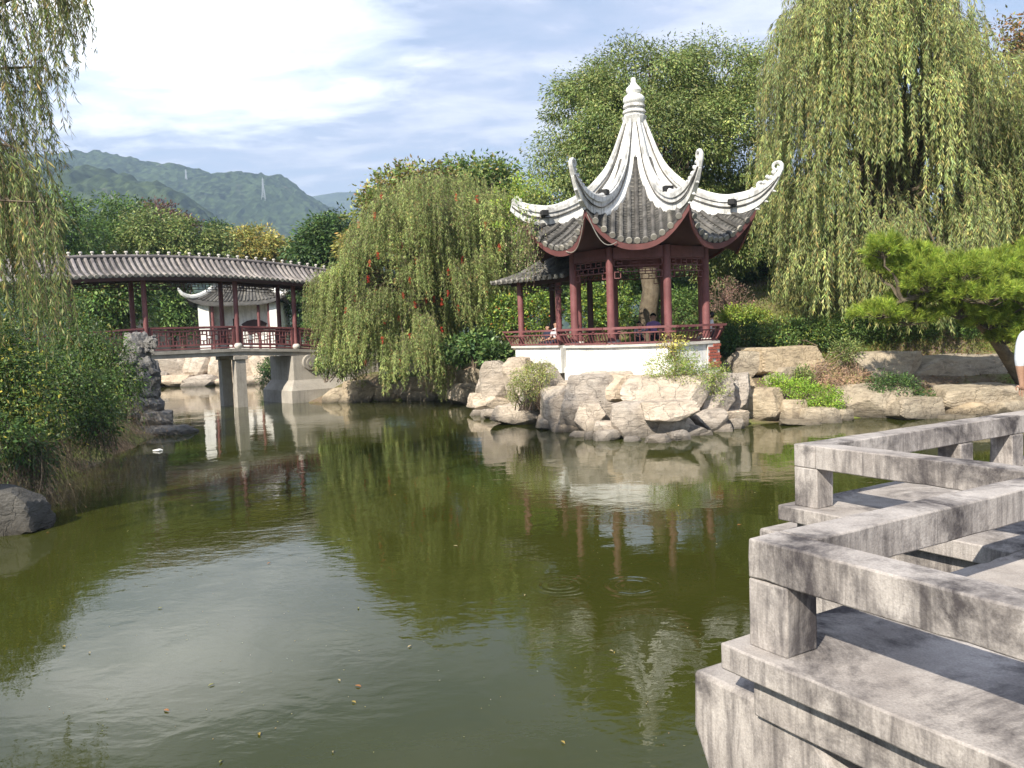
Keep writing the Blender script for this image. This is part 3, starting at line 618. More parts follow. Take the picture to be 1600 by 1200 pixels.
for x, y in ((-0.40, gy0 + 0.22), (1.2, gy1 - 0.2), (-0.75, gy1 - 0.1), (1.30, gy0 + 0.35)):
    mb = MB(); mb.lathe((x, y, 0), [(0.10, 2.2), (0.10, 4.55)], 12); mb.build('column', M['maroon'] if y < 26 else M['dark_maroon'], gal, smooth=True)  # rear columns take the darker maroon, their shade put into the colour
a, b = np.array([gx0 + 0.15, gy0 + 0.02, 2.34]), np.array([gx1, gy0 + 0.02, 2.34]); a2, b2 = a + (-0.2, -0.2, 0.46), b + (0, -0.2, 0.46)
mb = MB(); mb.beam(a2, b2, 0.09, 0.06); rail = mb.build('bench_rail', M['maroon'], gal)
for f in (0.06, 0.7):
    mb = MB(); mb.beam(a + (a2 - a) * f, b + (b2 - b) * f, 0.05, 0.04); mb.build('rail', M['maroon'], rail)
for i in range(18):
    f = i / 17; mb = MB(); p0 = a + (b - a) * f; p1 = a2 + (b2 - a2) * f; mb.tube([p0, p0 + (p1 - p0) * (0.97 if i == 0 else 0.7)], 0.017 if i else 0.03, 4); mb.build('baluster', M['maroon'], rail)
rg0, rg1 = (0.30, 26.15, 5.35), (2.4, 26.15, 5.35)
E0, E1, E2, E3 = (-1.2, 24.75, 4.45), (2.35, 24.75, 4.45), (-1.2, 27.6, 4.45), (2.35, 27.6, 4.45)
def slope(t0, t1, e0, e1, u, s): 
    t0, t1, e0, e1 = map(np.array, (t0, t1, e0, e1)); p = (t0 + (t1 - t0) * u) * (1 - s) + (e0 + (e1 - e0) * u) * s; p = p.astype(float); p[2] -= 0.14 * math.sin(PI * s); return p
mb = MB()
for A_, B_, C_, D_ in ((rg0, rg1, E0, E1), (rg1, rg0, E3, E2), (rg0, rg0, E2, E0)):
    mb.sheet([[slope(A_, B_, C_, D_, u, s) for u in np.linspace(0, 1, 8)] for s in np.linspace(0, 1, 6)], thick=(0, 0, 0.06))
mb.build('roof', M['pan_tile'], gal, smooth=True)
def row_on(parent, f, mat, r=0.06, n=12):
    pts = [f(s) + (0, 0, 0.02) for s in np.linspace(0, 1.02, n)]; rr = [r * (1.1 if j % 2 else 0.95) for j in range(n)]
    mb = MB(); mb.tube(pts, rr, 6); o = mb.build('tile_row', mat, parent)
    d = unit(pts[-1] - pts[-2]); mb = MB(); mb.tube([pts[-1] - d * 0.02, pts[-1] + d * 0.03], r * 1.25, 8); mb.build('end_tile', M['tile_end'], o)
for u in np.linspace(0.02, 0.98, 14): row_on(gal, lambda s: slope(rg0, rg1, E0, E1, u, s), M['tile'])
for u in np.linspace(0.06, 0.94, 12): row_on(gal, lambda s: slope(rg0, rg0, E2, E0, u, s), M['tile'])
mb = MB(); mb.tube([np.array(rg0) + (-0.02, 0, 0.08), np.array(rg1) + (0, 0, 0.08)], 0.11, 8); mb.build('ridge', M['ridge_plaster'], gal, smooth=True)
mb = MB(); mb.beam((gx0, gy0 + 0.22, 4.42), (gx1 + 0.5, gy0 + 0.22, 4.42), 0.1, 0.2); mb.build('beam', M['dark_maroon'], gal)
mb = MB(); lattice(mb, (-0.3, gy0 + 0.22, 4.32), (gx1, gy0 + 0.22, 4.32), 0.35, 6); mb.build('lattice_panel', M['dark_maroon'], gal)
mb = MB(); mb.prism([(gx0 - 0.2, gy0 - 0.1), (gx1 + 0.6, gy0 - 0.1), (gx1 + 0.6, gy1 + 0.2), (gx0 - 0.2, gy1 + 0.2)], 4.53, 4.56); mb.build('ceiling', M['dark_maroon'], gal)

gal.location = (1.39, 27.25, 0.9); gal.rotation_euler = (0, 0, rad(-50))      # it runs back and left from the pavilion

# ================================================================== COVERED BRIDGE
BO = np.array([-11.66, 35.4, 0.0]); BE = np.array([0.743, 0.669, 0.0]); BN = np.array([0.669, -0.743, 0.0]); ZV = np.array([0, 0, 1.0]); BW = 1.5
bz = lambda t: 2.55 - 0.0075 * (t + 1.9) ** 2
ez = lambda t: 5.52 - 0.0085 * (t + 1.9) ** 2
def bp_(t, n, z): return BO + BE * t + BN * n + ZV * z
br = thing('covered_bridge', 'arched covered bridge with grey tiled roof and maroon railings on stone piers', 'bridge', bp_(-1.9, -0.7, 0))
TC = [-11.85, -9.15, -6.45, -3.75, 0.0, 2.7, 5.4]
for i in range(len(TC) - 1):
    t0, t1 = TC[i], TC[i + 1]; mb = MB()
    for n0, n1, d0, d1 in ((0.26, -BW - 0.26, 0.0, 0.13), (0.20, -BW - 0.20, 0.135, 0.30)):
        vs = [bp_(t, n, bz(t) - d) for d in (d0, d1) for t, n in ((t0 + 0.003, n0), (t1 - 0.003, n0), (t1 - 0.003, n1), (t0 + 0.003, n1))]
        mb.add(vs, [(0, 1, 2, 3), (7, 6, 5, 4), (0, 4, 5, 1), (1, 5, 6, 2), (2, 6, 7, 3), (3, 7, 4, 0)])
    mb.build('deck_slab', M['old_concrete'], br)
for n in (0.0, -BW):
    for t in TC:
        mb = MB(); mb.lathe(bp_(t, n, 0), [(0.10, bz(t) + 0.2), (0.10, ez(t) + 0.1)], 12); c = mb.build('column', M['maroon'], br, smooth=True)
        z = bz(t); mb = MB(); mb.lathe(bp_(t, n, 0), [(0.13, z), (0.19, z + 0.06), (0.20, z + 0.13), (0.16, z + 0.2), (0.11, z + 0.23)], 14); mb.build('column_base', M['white_stone'], br, smooth=True)
    for i in range(len(TC) - 1):
        t0, t1 = TC[i] + 0.18, TC[i + 1] - 0.18
        pt = lambda t, h: bp_(t, n, bz(t) + h)
        mb = MB(); mb.beam(pt(t0 - 0.06, 0.93), pt(t1 + 0.06, 0.93), 0.13, 0.07); rail = mb.build('railing', M['maroon'], br)
        for h, q in ((0.80, 0.06), (0.20, 0.07), (0.06, 0.05)):
            mb = MB(); mb.beam(pt(t0, h), pt(t1, h), 0.055, q); mb.build('rail', M['maroon'], rail)
        for t in (t0, t1):
            mb = MB(); mb.beam(pt(t, 0.02), pt(t, 0.89), 0.10, 0.10, up=BN); mb.build('post', M['maroon'], rail)
        mb = MB(); nc = int(round((t1 - t0) / 0.29)); sp = (t1 - t0) / nc
        for j in range(nc):
            ta = t0 + j * sp
            mb.beam(pt(ta, 0.2), pt(ta, 0.8), 0.028, 0.028, up=BN)
            for h in ((0.36, 0.62) if j % 2 else (0.44, 0.56)): mb.beam(pt(ta, h), pt(ta + sp, h), 0.028, 0.028)
            ha, hb = ((0.2, 0.36) if j % 2 else (0.56, 0.8)); mb.beam(pt(ta + sp / 2, ha), pt(ta + sp / 2, hb), 0.028, 0.028, up=BN)
            ha, hb = ((0.62, 0.8) if j % 2 else (0.2, 0.44)); mb.beam(pt(ta + sp * 0.35, ha), pt(ta + sp * 0.35, hb), 0.028, 0.028, up=BN)
        mb.build('lattice_panel', M['maroon'], rail)
        mb = MB(); mb.beam(bp_(t0 - 0.1, n, ez(t0) - 0.02), bp_(t1 + 0.1, n, ez(t1) - 0.02), 0.10, 0.2); mb.build('beam', M['dark_maroon'], br)
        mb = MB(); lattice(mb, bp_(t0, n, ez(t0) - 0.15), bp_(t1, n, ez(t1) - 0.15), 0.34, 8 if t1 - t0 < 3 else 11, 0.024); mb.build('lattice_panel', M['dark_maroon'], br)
RH, RO = 0.80, 1.32
def rp(t, s, side):                 # s = 0 ridge, 1 eave
    n = -BW / 2 + side * RO * s; return bp_(t, n, ez(t) + 0.02 + RH * (1 - s) - 0.16 * math.sin(PI * s) * 0.9)
mb = MB(); tt = np.linspace(-13, 6.6, 60)
for sd_ in (1, -1): mb.sheet([[rp(t, s, sd_) for t in tt] for s in np.linspace(0, 1, 7)], thick=(0, 0, 0.06))
roof = mb.build('roof', M['pan_tile'], br, smooth=True)
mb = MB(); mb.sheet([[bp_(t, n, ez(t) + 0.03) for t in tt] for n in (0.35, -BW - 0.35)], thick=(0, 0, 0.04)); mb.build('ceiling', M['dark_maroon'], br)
trow = np.arange(-12.9, 6.5, 0.235); me_row = None
for t in trow: row_on(br, lambda s: rp(t, s, 1), M['bridge_tile'], 0.062, 13)
mb = MB()
for t in trow[::2]: mb.tube([rp(t, s, -1) + ZV * 0.02 for s in np.linspace(0, 1.02, 6)], 0.07, 5)
tag(mb.build('rear_tiles', M['bridge_tile'], roof), kind='stuff')
mb = MB(); mb.tube([rp(t, 0, 1) + ZV * 0.06 for t in tt], 0.085, 8); mb.build('ridge', M['bridge_tile'], br, smooth=True)
for t in np.arange(-12.9, 6.5, 0.42):
    p = rp(t, 0, 1); mb = MB(); mb.lathe(p, [(0.045, 0.10), (0.035, 0.16), (0.04, 0.18), (0.07, 0.21), (0.072, 0.25), (0.05, 0.27)], 8); mb.build('ridge_finial', M['white_stone'], br, smooth=True)
mb = MB(); mb.sheet([[rp(t, 1.0, 1) + ZV * -0.05 for t in tt], [rp(t, 0.985, 1) + ZV * -0.19 for t in tt]], thick=BN * 0.04); mb.build('fascia', M['dark_maroon'], br)
for t, wd in ((-3.75, 0.50), (0.0, 0.50), (-6.45, 0.5)):
    for n in (-0.02, -BW + 0.02):
        mb = MB(); mb.box(bp_(t, n, bz(t) - 0.40), (0.62, 0.50, 0.17), (BE, BN, ZV)); c = mb.build('pier', M['old_concrete'], br, bevel=0.02)
        mb = MB(); mb.box(bp_(t, n, (bz(t) - 0.49) / 2 - 0.6), (0.46, 0.38, bz(t) - 0.49 + 1.2), (BE, BN, ZV)); mb.build('shaft', M['old_concrete'], c, bevel=0.015)
mb = MB()
ab = [(2.35, 0.30), (6.8, 0.75), (7.2, -2.3), (2.35, -1.95)]; ab2 = [(2.05, 0.62), (7.0, 1.0), (7.4, -2.6), (2.05, -2.2)]
lv = [[bp_(t, n, z) for t, n in P] for P, z in ((ab, bz(2.7) - 0.31), (ab, 1.0), (ab2, 0.55), (ab2, -1.4))]
for i in range(3): mb.add(lv[i] + lv[i + 1], [(j, 4 + j, 4 + (j + 1) % 4, (j + 1) % 4) for j in range(4)])
mb.add(lv[0], [(0, 1, 2, 3)]); mb.build('abutment', M['old_concrete'], br, bevel=0.03)
mb = MB(); c = bp_(3.1, 0.42, bz(2.7) - 0.62); mb.tube([c - BN * 0.15, c + BN * 0.10], 0.34, 18); mb.tube([c + BN * 0.10, c + BN * 0.15], 0.2, 14); mb.build('stone_drum', M['old_concrete'], br, smooth=True)

# ================================================================== FAR PAVILION beyond the bridge
fc = at(385, 520, 57.0); FX, FY = fc[0], 57.0
fp = thing('garden_pavilion', 'small white-walled pavilion with fan-shaped window seen through the covered bridge', 'pavilion', (FX, FY, 1.6))
fw, fd, fz0, fz1 = 2.75, 1.3, 1.7, 5.35
mb = MB(); mb.box((FX, FY, (0.6 + fz0) / 2), (2 * fw + 0.6, 2 * fd + 0.6, fz0 - 0.6)); mb.build('base', M['old_concrete'], fp)
mb = MB(); mb.box((FX, FY - 0.1, (fz0 + fz1) / 2), (2 * fw - 0.42, 0.2, fz1 - fz0)); bw = mb.build('back_wall', M['plaster'], fp)
for sx in (-1, 1):
    mb = MB(); mb.box((FX + sx * (fw - 0.36), FY - fd + 0.1, (fz0 + fz1) / 2), (0.72, 0.2, fz1 - fz0)); mb.build('front_wall', M['plaster'], fp)
    mb = MB(); mb.box((FX + sx * (fw - 0.1), FY, (fz0 + fz1) / 2), (0.2, 2 * fd - 0.45, fz1 - fz0)); mb.build('side_wall', M['plaster'], fp)
for x in (-1.85, -0.25, 1.25, 1.95):
    mb = MB(); mb.lathe((FX + x, FY - fd + 0.15, 0), [(0.10, fz0), (0.10, fz1)], 10); mb.build('column', M['maroon'], fp, smooth=True)
wx, wz = FX + 0.65, 3.3
fan = [(wx + r * math.sin(rad(a)), wz - 0.45 + r * math.cos(rad(a))) for r, aa in ((0.55, (-38, 0, 38)), (1.45, (38, 20, 0, -20, -38))) for a in aa]
mb = MB(); ys = (FY - 0.26, FY - 0.202); n = len(fan); mb.add([(x, y, z) for y in ys for x, z in fan], [tuple(range(n))[::-1], tuple(range(n, 2 * n))] + [(i, (i + 1) % n, n + (i + 1) % n, n + i) for i in range(n)]); mb.build('fan_window', M['dark_maroon'], bw)
mb = MB(); mb.box((FX - 1.25, FY - 0.24, 3.2), (0.8, 0.07, 1.0)); mb.build('window', M['dark_maroon'], bw)
for x in (-0.62, 1.95):
    mb = MB(); mb.box((FX + x - 0.0, FY - 0.23, 3.45), (0.36, 0.06, 1.9)); pl_ = mb.build('couplet_board', M['dark'], bw)
    for j in range(5):
        mb = MB(); mb.box((FX + x, FY - 0.265, 2.75 + j * 0.35), (0.13, 0.012, 0.15)); mb.build('painted_mark', M['white_stone'], pl_)
ew, ed = fw + 0.55, fd + 0.45
def fr(side, u, s):                 # hip roof with lifted corners: side 0 front, 1 right, 2 back, 3 left
    c = [(-ew, -ed), (ew, -ed), (ew, ed), (-ew, ed)]; a, b = np.array(c[side]), np.array(c[(side + 1) % 4])
    r = {0: ((-1.5, 0), (1.5, 0)), 1: ((1.5, 0), (1.5, 0)), 2: ((1.5, 0), (-1.5, 0)), 3: ((-1.5, 0), (-1.5, 0))}[side]; ra, rb = np.array(r[0]), np.array(r[1])
    p = (ra + (rb - ra) * u) * (1 - s) + (a + (b - a) * u) * s; k = abs(2 * u - 1)
    return np.array([FX + p[0], FY + p[1], 5.28 + 1.75 * (1 - s) ** 1.5 + 0.55 * s ** 2 * k ** 4])
mb = MB()
for sd_ in range(4): mb.sheet([[fr(sd_, u, s) for u in np.linspace(0, 1, 17)] for s in np.linspace(0, 1, 8)], thick=(0, 0, 0.08))
mb.build('roof', M['pan_tile'], fp, smooth=True)
for u in np.linspace(0.03, 0.97, 22): row_on(fp, lambda s: fr(0, u, s), M['tile'], 0.085, 9)
for u in np.linspace(0.06, 0.94, 14): row_on(fp, lambda s: fr(1, u, s), M['tile'], 0.085, 9); row_on(fp, lambda s: fr(3, u, s), M['tile'], 0.085, 9)
for sd_ in range(4):
    pts = [fr(sd_, 0, s) + (0, 0, 0.13) for s in np.linspace(0, 1, 9)]; d = unit(pts[-1] - pts[-2]); pts += [pts[-1] + d * 0.3 + (0, 0, 0.12), pts[-1] + d * 0.55 + (0, 0, 0.42)]
    mb = MB(); mb.tube(pts, [0.16] * 9 + [0.13, 0.07], 7); mb.build('hip_ridge', M['plaster'], fp, smooth=True)
mb = MB(); mb.beam((FX - 1.6, FY, 7.22), (FX + 1.6, FY, 7.22), 0.22, 0.42); mb.build('ridge', M['ridge_plaster'], fp)
# wall with a swooping tiled coping to its left
wl = thing('garden_wall', 'grey wall with swooping tiled coping left of the small white pavilion', 'wall', (FX - 5.6, FY + 1.2, 1.3))
mb = MB(); k = [(-9.2, 4.6), (-7.6, 4.9), (-6.4, 5.6), (-5.2, 6.35), (-4.6, 6.55), (-4.0, 6.0), (-3.2, 5.55), (-2.6, 5.5)]
kk = cr(k, np.linspace(0, 1, 24)); mb.sheet([[(FX + x, FY + 1.25, 1.2) for x, z in kk], [(FX + x, FY + 1.25, z - 0.1) for x, z in kk]], thick=(0, -0.24, 0)); mb.build('wall', M['old_concrete'], wl)
mb = MB(); mb.tube([(FX + x, FY + 1.37, z) for x, z in kk if x > -4.7], 0.22, 7); mb.build('white_coping', M['plaster'], wl, smooth=True)
mb = MB(); mb.tube([(FX + x, FY + 1.37, z) for x, z in kk if x <= -4.6], 0.22, 7); mb.build('coping', M['tile'], wl, smooth=True)

# stone parapet behind the weeping tree
pa = at(590, 548, 36.6); pb = at(700, 546, 37.2)
pr = thing('stone_parapet', 'pale grey stone parapet half hidden behind the weeping red-flowered tree', 'parapet', ((pa[0] + pb[0]) / 2, 36.9, 1.2))
u = unit(pb - pa); u[2] = 0
mb = MB(); mb.beam((pa[0], pa[1], 2.42), (pb[0], pb[1], 2.42), 0.35, 0.14); mb.build('coping', M['white_stone'], pr, bevel=0.02)
mb = MB(); mb.beam((pa[0], pa[1], 1.75), (pb[0], pb[1], 1.75), 0.25, 1.18); mb.build('wall', M['white_stone'], pr)

# ================================================================== ZIGZAG CONCRETE BRIDGE
ZA = np.array([1.14, 4.04, 0.0]); za = unit(np.array([0.513, -0.858, 0.0])); zb = unit(np.array([0.858, 0.513, 0.0]))
ZC = np.array([2.44, 7.16, 0.0]); tB = (ZC - ZA) @ zb; sC = -((ZC - ZA) @ za)
zz = thing('zigzag_bridge', 'weathered concrete zigzag footbridge with low bench-like rails', 'footbridge', (3.5, 5.0, 0))
def zp(o, a, b, z): return o + za * a + zb * b + ZV * z
def zbox(name, o, a0, a1, b0, b1, z0, z1, mat='concrete', parent=zz, bevel=0.010):
    mb = MB(); na, nb, nz = [max(1, min(60, int(round(v / q)))) for v, q in ((a1 - a0, .11), (b1 - b0, .11), (z1 - z0, .10))]; G3 = {}
    def vtx(i, j, k):                 # cast faces are never quite true, and corners are knocked off here and there
        if (i, j, k) not in G3:
            p = zp(o, a0 + (a1 - a0) * i / na, b0 + (b1 - b0) * j / nb, z0 + (z1 - z0) * k / nz); e = (i in (0, na)) + (j in (0, nb)) + (k in (0, nz)); w_ = np.array(noise.noise_vector(Vector(p) * 3.1)) * 0.0035 + np.array(noise.noise_vector(Vector(p) * 11)) * 0.002
            if e >= 2:
                ch = max(0.0, noise.noise(Vector(p) * 5.3 + Vector((7, 3, 1))) - 0.36) * 0.04; c_ = zp(o, (a0 + a1) / 2, (b0 + b1) / 2, (z0 + z1) / 2); inw = -(za * np.sign(i / na - .5) * (i in (0, na)) + zb * np.sign(j / nb - .5) * (j in (0, nb)) + ZV * np.sign(k / nz - .5) * (k in (0, nz))); w_ = w_ + inw * ch
            G3[(i, j, k)] = len(mb.v); mb.v.append(tuple(p + w_))
        return G3[(i, j, k)]
    def q4(*f): mb.f.append(tuple(vtx(*c) for c in f)); mb.m.append(0)
    for i in range(na):
        for j in range(nb): q4((i, j, 0), (i, j + 1, 0), (i + 1, j + 1, 0), (i + 1, j, 0)); q4((i, j, nz), (i + 1, j, nz), (i + 1, j + 1, nz), (i, j + 1, nz))
        for k in range(nz): q4((i, 0, k), (i + 1, 0, k), (i + 1, 0, k + 1), (i, 0, k + 1)); q4((i, nb, k), (i, nb, k + 1), (i + 1, nb, k + 1), (i + 1, nb, k))
    for j in range(nb):
        for k in range(nz): q4((0, j, k), (0, j, k + 1), (0, j + 1, k + 1), (0, j + 1, k)); q4((na, j, k), (na, j + 1, k), (na, j + 1, k + 1), (na, j, k + 1))
    return mb.build(name, M[mat], parent, bevel=bevel, smooth=True)
RW, ZD, ZT = 0.22, 1.20, 1.74
zbox('handrail', ZA, 0, 6.5, 0, RW, ZT - 0.20, ZT)
zbox('handrail', ZA, 0, RW, RW + 0.004, tB + RW, ZT - 0.199, ZT - 0.001)
zbox('handrail', ZA, -sC + RW + 0.004, -0.004, tB, tB + RW, ZT - 0.20, ZT)
zbox('handrail', ZC, 0, RW, 0, 11, ZT - 0.198, ZT - 0.002)
for o, a, b in ((ZA, 0.0, 0.0), (ZA, 2.3, 0.0), (ZA, 4.6, 0.0), (ZA, 0.0, tB), (ZC, 0.0, 0.0), (ZC, 0, 2.12), (ZC, 0, 3.05), (ZC, 0, 4.9), (ZC, 0, 7.2), (ZC, 0, 9.5)):
    zbox('post', o, a, a + 0.24, b, b + 0.215, ZD - 0.002, ZT - 0.2)
OV = 0.10
slabs = [(ZA, -OV, 6.6, -OV, 1.85), (ZA, -OV, 1.85, 1.856, tB + 1.9), (ZA, -sC - OV, -OV - 0.006, tB - OV, tB + 1.9), (ZA, -sC - OV, -sC + 1.8, tB + 1.906, tB + 9)]
for o, a0, a1, b0, b1 in slabs:
    s_ = zbox('deck_slab', o, a0, a1, b0, b1, ZD - 0.135, ZD)
for o, a0, a1, b0, b1 in ((ZA, 0.02, 6.4, 0.0, 0.26), (ZA, 0.02, 0.28, 0.27, tB + 1.8), (ZA, -sC + 0.02, -0.1, tB + 0.0, tB + 0.26), (ZA, -sC + 0.02, -sC + 0.28, tB + 0.27, tB + 9), (ZA, 0.3, 6.4, 1.5, 1.76), (ZA, -sC + 1.5, -sC + 1.76, tB + 2, tB + 9)):
    zbox('edge_beam', o, a0, a1, b0, b1, 0.84, ZD - 0.139)
def zpier(o, a0):
    mb = MB(); out = [(a0 - 0.46, 0.90), (a0 - 0.47, 0.58), (a0 - 0.36, 0.36), (a0 - 0.31, -1.2), (a0 + 1.9, -1.2), (a0 + 1.35, 0.0), (a0 + 0.30, 0.86), (a0 + 0.02, 0.90)]
    n = len(out); mb.add([zp(o, a, b, z) for b in (0.05, 0.62) for a, z in out], [tuple(range(n)), tuple(range(n, 2 * n))[::-1]] + [(i, n + i, n + (i + 1) % n, (i + 1) % n) for i in range(n)])
    return mb.build('pier', M['concrete'], zz, bevel=0.025)
zpier(ZA, 0.0); zpier(ZC, 0.0); zpier(ZA, 4.2)
for a0 in (1.5, 6.0): zbox('pier', ZC, 0.1, 1.5, tB * 0 + a0, a0 + 0.5, -1.2, 0.84)
zbox('pier', ZA, 0.1, 1.5, tB + 0.6, tB + 1.1, -1.2, 0.84)

# ================================================================== ROCKS
_ico = {}
def ico(n):
    if n not in _ico:
        b = bmesh.new(); bmesh.ops.create_icosphere(b, subdivisions=n, radius=1.0); b.verts.ensure_lookup_table()
        _ico[n] = (np.array([v.co[:] for v in b.verts]), [[v.index for v in f.verts] for f in b.faces]); b.free()
    return _ico[n]
def rock_mesh(name, c, size, seed, sub=4, flat=0.8, rough=0.035, yaw=None, planes=11, box=0.0):
    r = np.random.default_rng(seed); V, Fc = ico(sub); n = unit(r.normal(size=(planes, 3))); d = r.uniform(0.60, 0.92, planes)
    n = np.concatenate([n, [[0, 0, 1.0], [0, 0, -1.0]], unit(np.array([[1, 0.15, 0.1], [-1, 0.1, 0.15], [0.1, -1, 0.12], [0.05, 1, 0.1]]) + r.normal(0, 0.15, (4, 3)))]); d = np.concatenate([d, [flat, 0.85, 0.85, 0.85, 0.8, 0.8]])
    if box: d[:planes] = d[:planes] * (1 - box) + box * 1.05
    dot = V @ n.T; q = np.where(dot > 0.05, d / np.maximum(dot, 0.05), 9); srt = np.sort(q, axis=1)
    k = 160.0; R = -np.log(np.exp(-k * np.minimum(q, 2.0)).sum(1)) / k; R = np.clip(R, 0.2, 1.3)
    P = V * R[:, None] * np.array(size) / 2 * 1.18; s0 = float(max(size)); off = Vector((seed * 3.7, seed * 1.3, 0))
    nz = np.array([noise.fractal(Vector(p) * (2.6 / s0) + off, 0.8, 2.1, 5) for p in P]); P = P + V * (nz * rough * s0)[:, None]
    a = r.uniform(-0.4, 0.4) if yaw is None else yaw; ca, sa = math.cos(a), math.sin(a); P = np.stack([P[:, 0] * ca - P[:, 1] * sa, P[:, 0] * sa + P[:, 1] * ca, P[:, 2]], 1)
    me = bpy.data.meshes.new(name); me.from_pydata((P + np.array(c)).tolist(), [], Fc); me.polygons.foreach_set('use_smooth', [True] * len(me.polygons)); me.set_sharp_from_angle(angle=rad(14)); return me
seed_ = [100]
def rock_px(parent, box, Y, mat='rock', dep=0.9, sub=5, flat=0.82, rough=0.022, bx=0.30):
    x0, y0, x1, y1 = box; c = at((x0 + x1) / 2, (y0 + y1) / 2, Y); s = Y / FPX; wd, hg = (x1 - x0) * s, (y1 - y0) * s
    seed_[0] += 1; o = ORG[parent.name]
    me = rock_mesh('rock', c - o + np.array([0, wd * dep * 0.3, 0]), (wd * 1.06, max(wd, hg) * dep, hg * 1.08), seed_[0], sub, flat, rough, box=bx)
    ob = bpy.data.objects.new('rock', me); COL.objects.link(ob); me.materials.append(M[mat]); ob.parent = parent; return ob
rv = thing('rock_embankment', 'pinkish boulders set in mortar under the octagonal pavilion', 'rock wall', (3.5, 22, 0))
for b, Y, k in (((742, 583, 802, 640), 30.0, {}), ((738, 616, 808, 650), 28.5, {}), ((782, 628, 852, 668), 24.9, dict(flat=.6)), ((824, 572, 880, 636), 24.6, dict(bx=.3)), ((866, 596, 902, 640), 24.2, {}), ((848, 606, 905, 672), 23.4, {}), ((886, 588, 968, 672), 22.6, dict(dep=.6)),
                ((903, 632, 950, 682), 21.8, {}), ((942, 585, 1000, 640), 22.8, {}), ((905, 580, 985, 612), 23.2, dict(dep=.5)), ((958, 630, 1018, 686), 20.9, dict(bx=.6)), ((980, 586, 1102, 646), 22.0, dict(flat=.72)), ((1008, 626, 1084, 656), 20.6, dict(bx=.8, flat=.7, rough=.03)),
                ((1010, 655, 1088, 694), 20.9, {}), ((1082, 585, 1142, 655), 22.4, {}), ((1086, 642, 1140, 680), 21.6, {}), ((1132, 585, 1174, 645), 23.0, {}), ((1108, 638, 1164, 674), 22.4, dict(flat=.6)), ((700, 600, 748, 632), 33.0, {}), ((930, 660, 970, 686), 21.0, {}), ((1060, 664, 1100, 690), 20.9, {}), ((840, 650, 880, 672), 23.4, {}), ((760, 640, 800, 652), 27.0, {})):
    rock_px(rv, b, Y, **k)
for i, (px, py) in enumerate([(745, 650), (768, 654), (800, 660), (822, 664), (858, 672), (884, 676), (908, 684), (925, 688), (948, 690), (990, 692), (1030, 694), (1062, 690), (1104, 682), (1128, 676), (1150, 672)]):
    w_ = 10 + (i * 7) % 12; rock_px(rv, (px - w_, py - 9 - (i % 3) * 4, px + w_, py + 5), W(px, py)[1] + .25 if i < 15 else 21.9, 'rock', sub=3)
for b, Y in (((752, 566, 800, 636), 28.6), ((795, 560, 835, 640), 26.9), ((830, 568, 872, 610), 25.2)): rock_px(rv, b, Y)
rr_ = thing('rock_embankment', 'tan boulders along the shore from the pavilion to the leaning pine', 'rock wall', (10, 23.5, 0))
for b, Y, k in (((1140, 550, 1188, 596), 25.2, {}), ((1168, 540, 1284, 592), 25.6, dict(bx=.5, flat=.7)), ((1170, 608, 1228, 662), 23.2, dict(bx=.4)), ((1222, 626, 1258, 662), 23.0, {}), ((1252, 634, 1312, 666), 22.7, dict(flat=.6)), ((1195, 575, 1245, 604), 25.0, {}), ((1322, 602, 1434, 664), 23.4, dict(bx=.3)),
                ((1390, 622, 1484, 666), 22.9, {}), ((1478, 602, 1610, 642), 23.6, dict(bx=.7, flat=.7, rough=.03)), ((1488, 630, 1566, 660), 23.0, {}), ((1545, 628, 1620, 662), 23.0, {}), ((1330, 548, 1446, 604), 25.4, dict(flat=.7)), ((1398, 558, 1585, 608), 25.8, dict(bx=.5)), ((1470, 650, 1520, 668), 22.4, {}), ((1520, 655, 1545, 668), 22.4, {}), ((1300, 640, 1335, 665), 22.9, {}), ((1560, 580, 1640, 612), 26, {}), ((1620, 610, 1720, 662), 23.2, {}), ((1140, 590, 1180, 620), 24.2, {}), ((1225, 655, 1275, 668), 22.3, dict(flat=.5))):
    rock_px(rr_, b, Y, 'brown_rock', **k)
rc = thing('rock_embankment', 'shaded rocks along the waterline under the weeping red-flowered tree', 'rock wall', (-5, 36, 0))
for b, Y in (((505, 608, 552, 636), 36.2), ((535, 596, 590, 634), 36.0), ((580, 602, 630, 632), 36.2), ((625, 590, 672, 630), 36.0), ((660, 570, 720, 632), 35.6), ((640, 612, 700, 634), 35.4), ((690, 608, 735, 634), 34.6), ((715, 575, 760, 625), 33.5)): rock_px(rc, b, Y, 'brown_rock')
rf = thing('rock_embankment', 'pale stacked rock wall on the far shore seen under the covered bridge', 'rock wall', (FX, 54.5, 0))
for b, Y in (((240, 556, 290, 596), 55.2), ((284, 556, 330, 594), 55.2), ((326, 557, 362, 596), 55.0), ((352, 556, 400, 596), 55.0), ((392, 556, 430, 598), 55.0), ((424, 556, 470, 600), 54.6), ((254, 586, 300, 606), 54.4), ((290, 586, 340, 608), 54.2), ((334, 590, 376, 606), 54.2), ((370, 588, 420, 606), 54.0), ((412, 590, 460, 608), 53.6), ((225, 575, 262, 604), 54.8), ((395, 588, 412, 604), 53.8)): rock_px(rf, b, Y, 'rock', sub=3, bx=.35)

